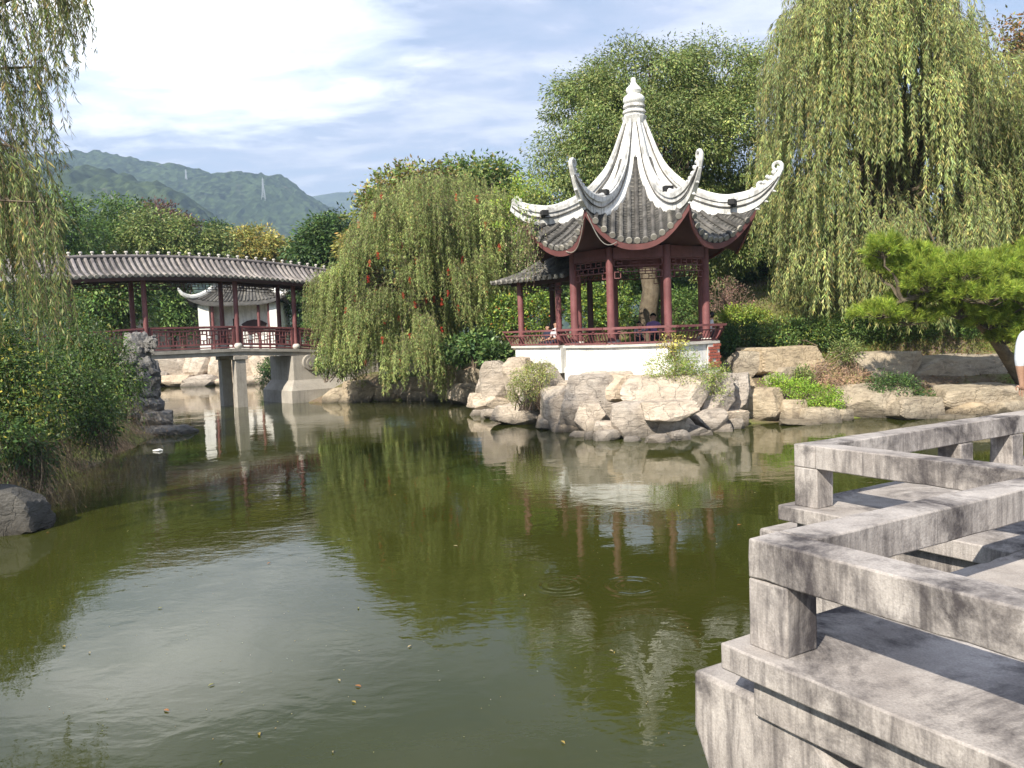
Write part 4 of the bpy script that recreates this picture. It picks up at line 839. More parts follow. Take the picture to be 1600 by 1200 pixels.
def solo_rock(name, label, cat, bb, Y, mat, **k):
    x0, y0, x1, y1 = bb; c = at((x0 + x1) / 2, (y0 + y1) / 2, Y); s = Y / FPX; wd, hg = (x1 - x0) * s, (y1 - y0) * s; seed_[0] += 1; dep = k.pop('dep', .9)
    o0 = np.array([c[0], Y + wd * dep * .3, c[2] - hg / 2]); me = rock_mesh(name, (0, 0, hg / 2), (wd * 1.06, max(wd, hg) * dep, hg * 1.08), seed_[0], **k)
    ob = bpy.data.objects.new(name, me); COL.objects.link(ob); me.materials.append(M[mat]); ob.location = o0.tolist(); ORG[name] = o0; return tag(ob, label, cat)
o = solo_rock('boulder', 'grey boulder, coloured dark for shade, on the left water edge below the drooping shrubs', 'boulder', (-90, 768, 54, 848), 12.6, 'shaded_rock', box=0.5, dep=.6)
solo_rock('stone', 'pale flat stone top poking into view at the bottom left corner', 'stone', (-90, 1180, 72, 1260), 5.5, 'rock', flat=.6, dep=.7)
solo_rock('stone', 'flat grey stone lying at the water beside the scholar rock', 'stone', (205, 662, 292, 690), 25.6, 'grey_rock', flat=.5, dep=.8)
solo_rock('stone', 'low grey stone between the drooping shrubs and the flat waterside stone', 'stone', (215, 642, 262, 672), 26.2, 'grey_rock', flat=.7)
# scholar rock: knobbly pierced limestone
sc = thing('scholar_rock', 'tall knobbly grey scholar rock standing by the left end of the covered bridge', 'rock', at(222, 655, 27.0))
r = np.random.default_rng(5)
for b in ((196, 528, 240, 580), (186, 552, 228, 610), (214, 560, 246, 602), (196, 590, 244, 640), (206, 620, 256, 668), (226, 524, 244, 552), (222, 585, 252, 625)):
    seed_[0] += 1; c = at((b[0] + b[2]) / 2, (b[1] + b[3]) / 2, 27.0 + r.uniform(-.25, .25)); s = 27 / FPX
    me = rock_mesh('lobe', c - ORG[sc.name], ((b[2] - b[0]) * s, (b[2] - b[0]) * s * .9, (b[3] - b[1]) * s * 1.1), seed_[0], 4, .95, 0.16)
    ob = bpy.data.objects.new('lobe', me); COL.objects.link(ob); me.materials.append(M['grey_rock']); ob.parent = sc

# ================================================================== VEGETATION
def limb(mb, p0, p1, r0, r1, sag=0.0, wig=0.12, n=7, sides=6):
    p0 = np.array(p0, float); p1 = np.array(p1, float); t = np.linspace(0, 1, n)[:, None]; L = np.linalg.norm(p1 - p0)
    P = p0 + (p1 - p0) * t; P[1:-1] += rng.normal(0, wig * L / n, (n - 2, 3)); P[:, 2] += sag * np.sin(PI * t[:, 0]) * L
    mb.tube(P, np.linspace(r0, r1, n), sides); return P
def in_lobes(lobes, n, shell=0.35):
    """points in a union of ellipsoids, most of them near the skin"""
    v = np.array([l[1][0] * l[1][1] * l[1][2] for l in lobes]) ** 0.7; k = rng.choice(len(lobes), n, p=v / v.sum())
    c = np.array([l[0] for l in lobes])[k]; s = np.array([l[1] for l in lobes])[k]
    d = unit(rng.normal(size=(n, 3))); rr = 1 - np.abs(rng.normal(0, shell, n)); rr = np.clip(rr, 0.1, 1)
    return c + d * s * rr[:, None], d
def clump_leaves(lv, C, D, per, rc, L, Wd, pal, droop=0.5, flat=0.55, jit=0.18, tone=0.20, gain=None):
    n = len(C); k = np.repeat(np.arange(n), per); g = rng.normal(size=(n * per, 3)) * np.array([1, 1, flat]); g *= np.minimum(1, 1.7 / (np.linalg.norm(g, axis=1, keepdims=True) + 1e-6)); g *= (rc * rng.uniform(.7, 1.3, n))[k][:, None] * 0.55
    P = C[k] + g; dr = unit(g) * 0.7 + D[k] * 0.4 + rng.normal(0, 0.45, (n * per, 3)) + np.array([0, 0, -droop])
    col = hues(n * per, pal, jit, gain) * np.exp(rng.normal(0, tone, n))[k][:, None]
    up = np.array([0, 0, 0.4]) + unit(g) * 0.5 + D[k] * 0.5 + rng.normal(0, 0.6, (n * per, 3)); nrm = np.cross(up, dr)     # blades lie across the light rather than edge on
    lv.add(P, dr, L * rng.uniform(.7, 1.25, n * per), Wd * rng.uniform(.7, 1.2, n * per), col, up)
def px_lobes(spec, Y):                 # (px, py, half width px, half height px, depth offset)
    out = []
    for px, py, a, b, dy in spec:
        y = Y + dy; c = at(px, py, y); out.append((c, np.array([a / FPX * y, (a + b) / 2 / FPX * y * 0.85, b / FPX * y])))
    return out
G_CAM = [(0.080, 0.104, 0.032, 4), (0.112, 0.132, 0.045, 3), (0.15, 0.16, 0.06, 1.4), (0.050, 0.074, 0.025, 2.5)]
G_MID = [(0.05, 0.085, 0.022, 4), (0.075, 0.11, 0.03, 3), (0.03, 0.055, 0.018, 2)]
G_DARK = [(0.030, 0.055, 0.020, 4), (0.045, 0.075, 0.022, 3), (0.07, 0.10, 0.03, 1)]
G_YEL = [(0.19, 0.155, 0.045, 4), (0.15, 0.14, 0.04, 3), (0.085, 0.105, 0.03, 2)]
G_LIME = [(0.11, 0.15, 0.025, 4), (0.15, 0.17, 0.03, 3), (0.07, 0.11, 0.025, 2)]
G_RUST = [(0.11, 0.125, 0.035, 3), (0.13, 0.12, 0.04, 2), (0.14, 0.09, 0.045, 1.6), (0.07, 0.10, 0.03, 3)]
G_PURP = [(0.075, 0.035, 0.035, 3), (0.055, 0.045, 0.03, 2), (0.10, 0.05, 0.04, 1)]
G_WIL = [(0.13, 0.15, 0.05, 4), (0.175, 0.185, 0.075, 3), (0.095, 0.125, 0.055, 3), (0.20, 0.165, 0.06, 1)]
G_BOT = [(0.122, 0.15, 0.05, 4), (0.16, 0.182, 0.065, 3), (0.095, 0.12, 0.04, 3), (0.16, 0.12, 0.05, .6)]
G_JAS = [(0.034, 0.060, 0.014, 4), (0.060, 0.092, 0.020, 2.0), (0.020, 0.038, 0.012, 3), (0.14, 0.14, 0.025, 0.35)]

def tree(name, label, cat, spec, Y, base, r0, clumps, per, rc, L, Wd, pal, group=None, bark='bark', nl=26, droop=0.5, mat='leaf', shell=0.3, fork=None):
    lobes = px_lobes(spec, Y); bx, by = base; bzv = G(bx, by) - 0.15
    t = thing(name, label, cat, (bx, by, bzv), group)
    top = np.mean([l[0] for l in lobes], 0); fk = np.array(fork) if fork is not None else np.array([bx + (top[0] - bx) * 0.4, by + (top[1] - by) * 0.4, bzv + (top[2] - bzv) * 0.55])
    mb = MB(); b0 = np.array([bx, by, bzv]); P = limb(mb, b0, fk, r0, r0 * 0.72, 0, 0.10, 9, 10)
    C, D = in_lobes(lobes, clumps, shell)
    for i in range(nl):
        c = C[i]; p0 = P[rng.integers(5, 9)]; m = p0 * 0.5 + c * 0.5 + np.array([0, 0, 0.12 * np.linalg.norm(c - p0)])
        limb(mb, p0, m, r0 * 0.34, r0 * 0.17, 0, 0.2, 5, 5); limb(mb, m, c, r0 * 0.17, r0 * 0.04, 0.05, 0.3, 6, 4)
        if i % 2: c2 = C[(i * 7 + 50) % clumps]; c2 = m + (c2 - m) * min(1, 2.5 / (np.linalg.norm(c2 - m) + .1)); limb(mb, m, c2, r0 * 0.12, r0 * 0.03, 0.05, 0.3, 5, 4)
    mb.build('trunk', M[bark], t, smooth=True)
    lv = Leaves(); clump_leaves(lv, C, D, per, rc, L, Wd, pal, droop); lv.build('crown', F[mat], t); return t

def strands(lv, st, S0, OUT, LEN, spread, per_m, L, Wd, pal, stem=0.006, sway=0.10, nseg=7, jit=0.15, spl=0.55, maxper=90, grp=None, gain=None):
    """hanging shoots: thin stems leave outward, fall under their weight, with leaves all along"""
    n = len(S0); s = np.linspace(0, 1, nseg + 1); ln = LEN[:, None] * s[None, :]
    a = spread[:, None] * (1 - np.exp(-ln / 0.55)); ph = rng.uniform(0, 6.28, (n, 2)); am = rng.uniform(0.3, 1, (n, 2)) * sway
    drop = ln - 0.45 * np.minimum(ln, 0.45) - 0.10 * spread[:, None] * np.exp(-ln * 2)
    X = np.empty((n, nseg + 1, 3))
    X[:, :, 0] = S0[:, None, 0] + OUT[:, None, 0] * a + am[:, 0:1] * s * np.sin(ph[:, 0:1] + ln * 1.9)
    X[:, :, 1] = S0[:, None, 1] + OUT[:, None, 1] * a + am[:, 1:2] * s * np.sin(ph[:, 1:2] + ln * 1.7)
    X[:, :, 2] = S0[:, None, 2] - drop
    tone = np.exp(rng.normal(0, 0.15, n)) * (1 if grp is None else np.exp(rng.normal(0, 0.20, grp.max() + 1))[grp])
    cnt = np.clip((LEN * per_m).astype(int), 3, maxper); k = np.repeat(np.arange(n), cnt); u = rng.uniform(0.04, 1, len(k)) * nseg
    i = np.minimum(u.astype(int), nseg - 1); f = (u - i)[:, None]; P = X[k, i] * (1 - f) + X[k, i + 1] * f; T = unit(X[k, i + 1] - X[k, i])
    lat = rng.normal(size=(len(k), 3)); lat[:, 2] *= 0.4; D = T + unit(lat) * spl
    hint = OUT[k] * 0.8 + np.array([0, 0, 0.25]) + rng.normal(0, .6, (len(k), 3))
    lv.add(P, D, L * rng.uniform(.65, 1.25, len(k)), Wd * rng.uniform(.7, 1.2, len(k)), hues(len(k), pal, jit, gain) * tone[k][:, None], hint)
    if st is not None:                 # three-sided stems
        ring = np.array([[math.cos(x), math.sin(x), 0] for x in (0, 2.094, 4.189)]) * stem
        V = X[:, :, None, :] + ring[None, None] * np.linspace(1, 0.5, nseg + 1)[None, :, None, None]; st.append(V)
def stems_build(st, name, mat, parent):
    org = root_org(parent); V = []; Q = []; b = 0
    for v in st:
        n, m = v.shape[:2]; V.append(v.reshape(-1, 3)); base = b + np.arange(n)[:, None, None] * (m * 3) + np.arange(m - 1)[None, :, None] * 3
        for j in range(3): Q.append(np.stack([base[..., 0] + j, base[..., 0] + (j + 1) % 3, base[..., 0] + 3 + (j + 1) % 3, base[..., 0] + 3 + j], -1).reshape(-1, 4))
        b += n * m * 3
    V = np.concatenate(V) - org; Q = np.concatenate(Q).astype(np.int32)
    me = bpy.data.meshes.new(name); me.vertices.add(len(V)); me.vertices.foreach_set('co', V.astype(np.float32).ravel())
    me.loops.add(Q.size); me.loops.foreach_set('vertex_index', Q.ravel()); me.polygons.add(len(Q)); me.polygons.foreach_set('loop_start', np.arange(0, Q.size, 4, dtype=np.int32)); me.update(calc_edges=True)
    return tag(link_mesh(me, name, mat, parent, org), kind='stuff')

def weeper(name, label, hubs, axis, base, r0, per_hub, hub_r, lens, spread, per_m, L, Wd, pal, bark, fork, mat='willow', zmin=None, limbs=60, spl=0.55, stem=0.006, sway=0.10):
    hubs = np.array(hubs); t = thing(name, label, 'tree', base); ax = np.array(axis)
    mb = MB(); fk = np.array(fork, float); P = limb(mb, np.array(base) + (0, 0, -0.2), fk, r0, r0 * 0.7, 0, 0.12, 9, 10)
    for i in rng.permutation(len(hubs))[:limbs]:
        h = hubs[i]; p0 = P[rng.integers(5, 9)]; m = p0 * 0.45 + h * 0.55 + np.array([0, 0, 0.16 * np.linalg.norm(h - p0)])
        limb(mb, p0, m, r0 * 0.30, r0 * 0.14, 0.04, 0.25, 6, 6); limb(mb, m, h, r0 * 0.14, r0 * 0.035, 0.08, 0.3, 6, 5)
    mb.build('trunk', M[bark], t, smooth=True)
    n = len(hubs) * per_hub; k = np.repeat(np.arange(len(hubs)), per_hub); S0 = hubs[k] + rng.normal(0, 1, (n, 3)) * hub_r * np.array([1, 1, 0.55])
    OUT = S0 - ax; OUT[:, 2] = 0; OUT = unit(OUT) + rng.normal(0, 0.35, (n, 3)); OUT = unit(OUT)
    hl = rng.uniform(lens[0], lens[1], len(hubs)); LEN = hl[k] * rng.uniform(0.55, 1.2, n)
    if zmin is not None: LEN = np.minimum(LEN, np.maximum(0.4, S0[:, 2] - zmin(S0) + rng.normal(0, 0.18, n)))
    lv = Leaves(); st = []
    strands(lv, st, S0, OUT, LEN, rng.uniform(spread[0], spread[1], n), per_m, L, Wd, pal, stem, sway, spl=spl, grp=k)
    cr_ = lv.build('crown', F[mat], t); stems_build(st, 'shoots', M['twig'], t); return t, S0, LEN

# ---- big camphor behind the pavilion
tree('camphor_tree', 'large round-headed broadleaf tree rising behind the octagonal pavilion', 'tree',
     [(1000, 130, 108, 62, 0), (1110, 130, 88, 66, 1), (925, 180, 66, 75, 0), (1010, 220, 130, 92, -1), (1130, 230, 90, 90, 0), (905, 255, 70, 52, 0), (870, 300, 55, 40, -1), (1160, 310, 62, 50, 1), (1080, 320, 90, 52, 0), (960, 320, 80, 50, 0), (1180, 360, 50, 50, 0), (1120, 400, 60, 40, 1)],
     34.5, (5.6, 34.0), 0.42, 740, 250, 0.70, 0.145, 0.055, G_CAM, bark='bark', nl=44, droop=0.7, shell=0.24, fork=(6.2, 34.2, 8.2))

# ---- weeping willow on the right
hubs = []
xs = [1190, 1215, 1245, 1300, 1370, 1440, 1500, 1530, 1600, 1700]; yt = [125, 92, -20, -120, -170, -120, -10, 70, 40, 150]
while len(hubs) < 350:
    px = rng.uniform(1212, 1660); t0 = np.interp(px, xs, yt); bot = np.interp(px, [1200, 1260, 1400, 1600, 1700], [330, 420, 440, 330, 300]); py = t0 + (bot - t0) * rng.beta(1.0, 1.35) + 14
    dxc = abs(px - 1400) / 260.0; dep = 4.4 * math.sqrt(max(0.05, 1 - dxc * dxc)); hubs.append(at(px, py, 30.5 + rng.uniform(-1, 1) * dep))
weeper('weeping_willow', 'huge weeping willow with yellow-green curtains right of the pavilion', hubs, (14.0, 30.5, 8), (14.2, 30.8, G(14.2, 30.8)), 0.42, 20, 0.34, (1.3, 3.4), (0.15, 0.75), 27, 0.20, 0.030, G_WIL, 'bark', (14.0, 30.6, 7.5),
       zmin=lambda s: np.interp(s[:, 0], [9, 11, 14, 19], [4.0, 2.5, 2.3, 3.2]), limbs=80)

# ---- willow hanging in from the left, close by
hubs = []
while len(hubs) < 135:
    px = rng.uniform(-330, 98); py = rng.uniform(-420, 330)
    if px > 70 and 120 < py < 240: continue
    if px > 60 and rng.random() < 0.25: continue
    hubs.append(at(px, py, 11.2 + rng.uniform(-1.6, 1.8)))
for i in range(10): hubs.append(at(rng.uniform(-40, 80), rng.uniform(200, 360), 11.2 + rng.uniform(-1.2, 1.6)))
for i in range(46): hubs.append(at(rng.uniform(70, 150) if i % 2 else rng.uniform(90, 220), rng.uniform(-330, -60) if i % 2 else rng.uniform(-380, -180), 11.2 + rng.uniform(-1.4, 1.6)))     # boughs above the frame, seen in the water
weeper('weeping_willow', 'weeping willow with thin trailing shoots hanging in at the left edge', hubs, (-9.5, 11.2, 5), (-9.6, 11.0, G(-9.6, 11.0)), 0.30, 11, 0.22, (1.0, 2.8), (0.05, 0.45), 34, 0.105, 0.0155, [(0.10, 0.12, 0.045, 4), (0.14, 0.145, 0.06, 2), (0.065, 0.085, 0.035, 3), (0.19, 0.14, 0.06, 0.8)], 'bark', (-9.2, 11.2, 5.2),
       zmin=lambda s: np.where(s[:, 0] / s[:, 1] > -0.50, 2.8 + 0.46 * s[:, 1], np.where(s[:, 0] / s[:, 1] > -0.545, 2.8 + 0.33 * s[:, 1], 2.75 + 0.25 * np.sin(s[:, 0] * 7))), limbs=80, stem=0.003, sway=0.07)

# ---- weeping bottlebrush in the middle, red spikes at the shoot ends
hubs = []
xs = [495, 530, 565, 590, 630, 700, 760, 800]; yt = [430, 400, 330, 290, 270, 262, 275, 310]
while len(hubs) < 230:
    px = rng.uniform(502, 796); t0 = np.interp(px, xs, yt); bot = np.interp(px, [500, 560, 620, 700, 760, 800], [500, 540, 560, 560, 480, 420]); py = t0 + (bot - t0) * rng.beta(0.9, 1.25) + 8
    dxc = abs(px - 650) / 165.0; dep = 3.4 * math.sqrt(max(0.06, 1 - dxc * dxc)); hubs.append(at(px, py, 33.6 + rng.uniform(-1, 0.8) * dep))
bt, S0, LEN = weeper('weeping_bottlebrush', 'weeping tree with small red flower spikes trailing down to the water', hubs, (-3.9, 33.8, 5), (-3.4, 36.2, G(-3.4, 36.2)), 0.26, 22, 0.27, (0.8, 2.3), (0.1, 0.55), 40, 0.125, 0.026, G_BOT, 'bark', (-3.8, 34.6, 5.4),
       zmin=lambda s: np.interp(s[:, 0], [-8.2, -6.8, -6.0, -2.6, -1.2, 0], [1.7, 1.0, 0.12, 0.12, 1.3, 2.6]), limbs=70, spl=0.8)
for px, py in ((560, 345), (596, 300), (640, 292), (665, 345), (690, 330), (712, 302), (650, 342), (590, 392), (628, 378), (577, 405), (700, 418), (640, 432), (617, 433), (666, 462), (678, 462), (690, 465), (586, 452), (600, 495), (623, 490), (655, 500), (657, 515), (597, 525), (758, 345), (722, 400), (760, 452), (555, 460), (612, 340), (670, 310), (745, 305), (700, 452), (540, 480), (640, 520), (575, 430), (605, 470), (630, 455), (650, 400), (685, 380), (705, 430), (730, 350), (715, 475), (690, 510), (560, 520), (570, 560), (610, 550), (625, 560), (665, 560), (735, 430), (780, 380), (620, 410), (585, 330), (648, 470), (672, 420)):
    p = at(px, py, 31.0 + rng.uniform(-.3, .8)); lv = Leaves(); n = 46; h = rng.uniform(0, 0.26, n)
    P = np.stack([np.full(n, p[0]), np.full(n, p[1]), p[2] - h], 1); D = rng.normal(size=(n, 3)); D[:, 2] = D[:, 2] * 0.3 - 0.5
    lv.add(P, D, 0.075, 0.015, hues(n, [(0.50, 0.05, 0.035, 3), (0.38, 0.04, 0.04, 1)], 0.12, 1.2)); lv.build('flower_spike', F['dry'], bt)

# ---- pine on the right bank: tufts of needles in flat pads
def pine(label, base, path, pads, Y):
    t = thing('pine_tree', label, 'tree', base); mb = MB(); pts = cr(path, np.linspace(0, 1, 14)); mb.tube(pts, np.linspace(0.20, 0.07, 14) * (1 + 0.06 * rng.normal(size=14)), 9)
    lv = Leaves(); T, O = [], []
    for px, py, a, b, dy, n in pads:
        n = int(n * 1.5); b = b * 1.2
        c = at(px, py, Y + dy); s = np.array([a / FPX * Y, a / FPX * Y * 0.8, b / FPX * Y]); j = np.argmin(np.linalg.norm(pts - c, axis=1)); limb(mb, pts[j], c - (0, 0, s[2] * .4), 0.06, 0.02, 0.05, 0.3, 6, 5)
        d = unit(rng.normal(size=(n, 3))); d[:, 2] = np.abs(d[:, 2]) * 1.0 - 0.15; p = c + d * s * (1 - np.abs(rng.normal(0, 0.28, n)))[:, None]; T.append(p); O.append(unit(d * 0.9 + np.array([0, 0, 0.5]) + rng.normal(0, 0.35, (n, 3))))
        for q in p[::5]: limb(mb, c - (0, 0, s[2] * .4), q, 0.018, 0.008, 0, 0.2, 4, 4)
    T = np.concatenate(T); O = np.concatenate(O); per = 80; k = np.repeat(np.arange(len(T)), per); m = len(k)
    h = rng.uniform(-0.10, 0.10, m)[:, None]; D = unit(O[k] * 0.75 + rng.normal(0, 0.42, (m, 3))); tone = np.exp(rng.normal(0, 0.22, len(T)))[k][:, None]
    lv.add(T[k] + O[k] * h, D, 0.20 * rng.uniform(.6, 1.2, m), 0.011, hues(m, [(0.125, 0.165, 0.024, 4), (0.175, 0.205, 0.034, 3), (0.07, 0.11, 0.02, 2.5)], 0.12) * tone)
    mb.build('trunk', M['bark'], t, smooth=True); lv.build('crown', F['needle'], t)
PY = 22.6
pb_ = at(1600, 585, 24.6)
pine('bright green pine leaning left over the shore rocks on the right', (pb_[0], 24.6, pb_[2] - 0.5), [(pb_[0] + .2, 24.6, pb_[2] - 0.6), at(1575, 560, 24.2), at(1545, 520, 23.6), at(1500, 478, 23.0), at(1450, 462, 22.6), at(1410, 470, 22.4)],
     [(1382, 392, 30, 26, -.3, 50), (1415, 428, 40, 26, 0, 60), (1430, 405, 36, 22, .3, 50), (1375, 420, 22, 22, .2, 30), (1450, 425, 48, 30, 0, 80), (1500, 430, 52, 32, -.5, 90), (1560, 425, 45, 34, 0, 80), (1610, 415, 45, 40, .4, 90), (1375, 490, 44, 18, .2, 60), (1440, 468, 55, 24, .4, 70), (1540, 462, 60, 26, -.6, 90), (1610, 470, 50, 32, -.3, 80), (1420, 500, 45, 16, .5, 40), (1590, 500, 50, 20, .2, 50), (1480, 455, 50, 25, .8, 60), (1545, 505, 40, 20, .3, 50), (1570, 530, 36, 18, .5, 40), (1500, 490, 40, 18, .2, 50), (1620, 520, 40, 26, -.3, 50), (1450, 445, 40, 24, -.4, 60)], PY)

# ---- trees of the background, each with its own outline
def bg(name, label, spec, Y, base, pal, clumps=170, per=70, rc=0.75, L=0.26, Wd=0.11, r0=0.22, nl=14, droop=.4, cat='tree', shell=.26, group=None, bark='bark'):
    return tree(name, label, cat, spec, Y, base, r0, clumps, per, rc, L, Wd, pal, group, bark, nl, droop, shell=shell)
bg('broadleaf_tree', 'tall pointed green tree beside the left willow, behind the bridge roof', [(190, 345, 38, 42, 0), (170, 380, 55, 40, 0), (215, 385, 45, 38, 0)], 58, (-27, 58), G_MID, 190, 70)
bg('broadleaf_tree', 'wide light green tree behind the middle of the bridge roof', [(240, 360, 50, 34, 0), (290, 375, 52, 30, 0), (330, 390, 35, 26, 0), (250, 395, 70, 30, 0)], 56, (-22.5, 57), G_CAM, 240, 70)
bg('broadleaf_tree', 'dark purple-leaved tree showing above the light green tree', [(240, 335, 28, 20, 0), (262, 345, 26, 18, 0), (285, 360, 22, 16, 0)], 66, (-28, 66), G_PURP, 100, 60)
bg('conifer_tree', 'small dark pointed tree top between the light green and yellow trees', [(340, 362, 12, 14, 0), (352, 370, 16, 14, 0)], 75, (-26, 75), G_DARK, 50, 60)
bg('yellow_tree', 'yellow autumn tree showing above the bridge roof', [(395, 378, 44, 22, 0), (370, 385, 30, 22, 0), (430, 392, 32, 16, 0), (400, 398, 60, 20, 0)], 62, (-20, 62), G_YEL, 210, 60)
bg('broadleaf_tree', 'dark green tree between the yellow tree and the weeping tree', [(515, 365, 34, 28, 0), (490, 390, 36, 30, 0), (530, 395, 38, 30, 0)], 48, (-10.8, 49), G_DARK, 200, 70)
bg('yellow_tree', 'small yellow tree tucked against the left side of the weeping tree', [(558, 385, 20, 16, 0), (566, 402, 18, 16, 0)], 42, (-7.9, 42), G_YEL, 60, 60)
bg('rust_tipped_tree', 'rust-tipped tree rising directly behind the weeping tree', [(610, 300, 42, 30, 0), (660, 285, 46, 26, 0), (600, 340, 40, 40, 0), (680, 330, 60, 45, 0)], 40, (-4.6, 40.5), G_RUST, 260, 70, L=.22)
bg('rust_tipped_tree', 'green and rust tree between the weeping tree and the big round-headed tree', [(740, 275, 48, 30, 0), (785, 290, 34, 34, 0), (720, 310, 50, 40, 0), (790, 340, 40, 44, 0), (760, 380, 55, 40, 0)], 41, (-1.2, 41.5), G_RUST[:2] + G_MID, 280, 70, L=.22)
bg('maple_tree', 'bronze-leaved tree at the right edge behind the big willow', [(1590, 55, 40, 26, 0), (1610, 110, 50, 50, 0), (1620, 200, 60, 70, 0), (1580, 300, 60, 60, 0)], 37, (24, 38), [(0.13, 0.075, 0.035, 3), (0.10, 0.10, 0.035, 3), (0.17, 0.10, 0.04, 1)], 190, 60, L=.2)
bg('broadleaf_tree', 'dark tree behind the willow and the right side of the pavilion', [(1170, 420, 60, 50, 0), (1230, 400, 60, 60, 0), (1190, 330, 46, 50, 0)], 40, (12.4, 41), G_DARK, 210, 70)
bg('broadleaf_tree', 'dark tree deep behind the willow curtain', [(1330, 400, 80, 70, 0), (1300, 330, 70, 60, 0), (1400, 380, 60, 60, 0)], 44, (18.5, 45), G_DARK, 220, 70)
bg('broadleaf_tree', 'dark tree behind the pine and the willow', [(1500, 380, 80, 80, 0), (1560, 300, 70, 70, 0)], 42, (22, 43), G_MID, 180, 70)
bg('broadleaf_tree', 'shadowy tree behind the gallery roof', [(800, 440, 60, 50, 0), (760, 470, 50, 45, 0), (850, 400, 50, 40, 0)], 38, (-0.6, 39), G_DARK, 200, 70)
bg('broadleaf_tree', 'leafy tree seen through the pavilion columns', [(905, 440, 60, 45, 0), (960, 430, 60, 40, 0), (1060, 440, 70, 45, 0)], 43, (4.5, 44), G_MID, 220, 70)
bg('broadleaf_tree', 'dark green tree behind the bridge columns at left', [(170, 470, 60, 45, 0), (110, 450, 60, 50, 0), (210, 450, 30, 40, 0)], 44, (-20, 44.5), G_MID + [(0.12, 0.11, 0.03, 1)], 210, 70)
bg('broadleaf_tree', 'rounded ivy-dark tree left of the small white pavilion', [(278, 486, 26, 34, 0), (255, 472, 26, 42, 0)], 56.5, (-23.6, 58), G_MID, 130, 70)
bg('broadleaf_tree', 'dark tree right of the small white pavilion', [(478, 478, 30, 46, 0), (505, 468, 30, 60, 0)], 58, (-13, 59), G_DARK, 150, 70)
bg('broadleaf_tree', 'green tree filling the view left of the yellow tree behind the bridge', [(60, 390, 90, 60, 0), (100, 350, 50, 50, 0), (20, 340, 60, 60, 0)], 52, (-31, 53), G_MID, 260, 70)

bg('broadleaf_tree', 'leafy green tree behind the pine at the right border', [(1600, 420, 60, 60, 0), (1660, 400, 60, 80, 0), (1570, 470, 50, 40, 0)], 36, (22.6, 36.5), G_MID, 220, 70)
bg('broadleaf_tree', 'bushy tree filling the gap behind the gallery and the weeping tree', [(735, 440, 40, 50, 0), (700, 480, 45, 50, 0), (660, 460, 50, 60, 0), (610, 490, 45, 60, 0), (570, 470, 40, 60, 0)], 44, (-3.2, 45), G_DARK, 320, 70)
# ---- hedges and shrubs
def shrub(name, label, cat, spec, Y, pal, n, L, Wd, group=None, stems=14, shell=.22, droop=.1, mat='leaf', ground=None, flat=0.8, rc=0.22, per=34, base=None):
    lobes = px_lobes(spec, Y); c = np.mean([l[0] for l in lobes], 0); by = c[1]
    zb = ground if ground is not None else min(l[0][2] - l[1][2] for l in lobes)
    t = thing(name, label, cat, (c[0], by, zb), group); C, D = in_lobes(lobes, n // per, shell); C[:, 2] = np.maximum(C[:, 2], zb)
    lv = Leaves(); clump_leaves(lv, C, D, per, rc, L, Wd, pal, droop, flat); lv.build('foliage', F[mat], t)
    mb = MB()
    for i in range(stems):
        l = lobes[i % len(lobes)]; p0 = np.array([l[0][0] + rng.normal(0, l[1][0] * .25), l[0][1] + rng.normal(0, l[1][1] * .25), zb - 0.1]); limb(mb, p0, C[i], 0.022, 0.006, 0.05, 0.2, 6, 4)
    mb.build('stem', M['twig'], t); return t
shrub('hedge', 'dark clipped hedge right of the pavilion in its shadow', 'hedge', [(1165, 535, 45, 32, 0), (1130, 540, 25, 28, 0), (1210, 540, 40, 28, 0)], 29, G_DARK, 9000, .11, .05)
shrub('hedge', 'sunlit low clipped hedge below the lawn, left of the willow base', 'hedge', [(1235, 520, 50, 22, 0), (1275, 520, 45, 26, 0), (1215, 530, 30, 20, -1)], 28, G_MID + [(0.12, 0.14, 0.03, 2)], 9000, .10, .045)
shrub('hedge', 'long shaded hedge under the willow and the pine', 'hedge', [(1330, 515, 50, 32, 0), (1400, 520, 55, 30, 0), (1470, 520, 60, 26, 0), (1540, 520, 60, 26, 0)], 28.5, G_MID, 13000, .11, .05)
shrub('yellow_shrub', 'yellow-green shrub above the dark hedge right of the pavilion', 'shrub', [(1155, 495, 34, 14, 0), (1180, 500, 28, 12, 0)], 31, G_LIME, 4500, .10, .045)
shrub('bare_shrub', 'purplish bare-twigged shrub behind the right pavilion column', 'shrub', [(1130, 460, 30, 32, 0), (1150, 470, 26, 26, 0)], 33, [(0.14, 0.085, 0.075, 3), (0.09, 0.08, 0.05, 1)], 2200, .10, .02, stems=60, mat='dry')
shrub('shrub', 'sunny green bushes seen through the pavilion between the first columns', 'shrub', [(920, 485, 34, 40, 0), (955, 480, 30, 36, 0)], 33, G_LIME + G_MID, 6500, .13, .06)
shrub('shrub', 'bushes seen through the pavilion right of the centre', 'shrub', [(1070, 490, 40, 40, 0), (1000, 495, 30, 30, 1)], 34, G_MID, 6500, .13, .06)
shrub('shrub', 'bushes behind the gallery with a few red leaves', 'shrub', [(835, 490, 46, 36, 0), (790, 495, 30, 36, 0)], 31, G_LIME + G_MID + [(0.2, 0.05, 0.02, .4)], 7000, .13, .06)
shrub('shrub', 'dark broad-leaved plants beside the left end of the gallery base', 'shrub', [(745, 540, 34, 20, 0), (715, 550, 30, 22, .5), (775, 555, 22, 18, -.5)], 30.5, G_DARK + [(0.10, 0.14, 0.05, 1)], 3600, .2, .10)
shrub('shrub', 'bright green bush draping over the bridge abutment beside the weeping tree', 'shrub', [(535, 560, 36, 32, 0), (512, 565, 18, 24, -.3), (550, 545, 30, 24, .3)], 34.4, G_CAM, 8000, .12, .04, droop=.9)
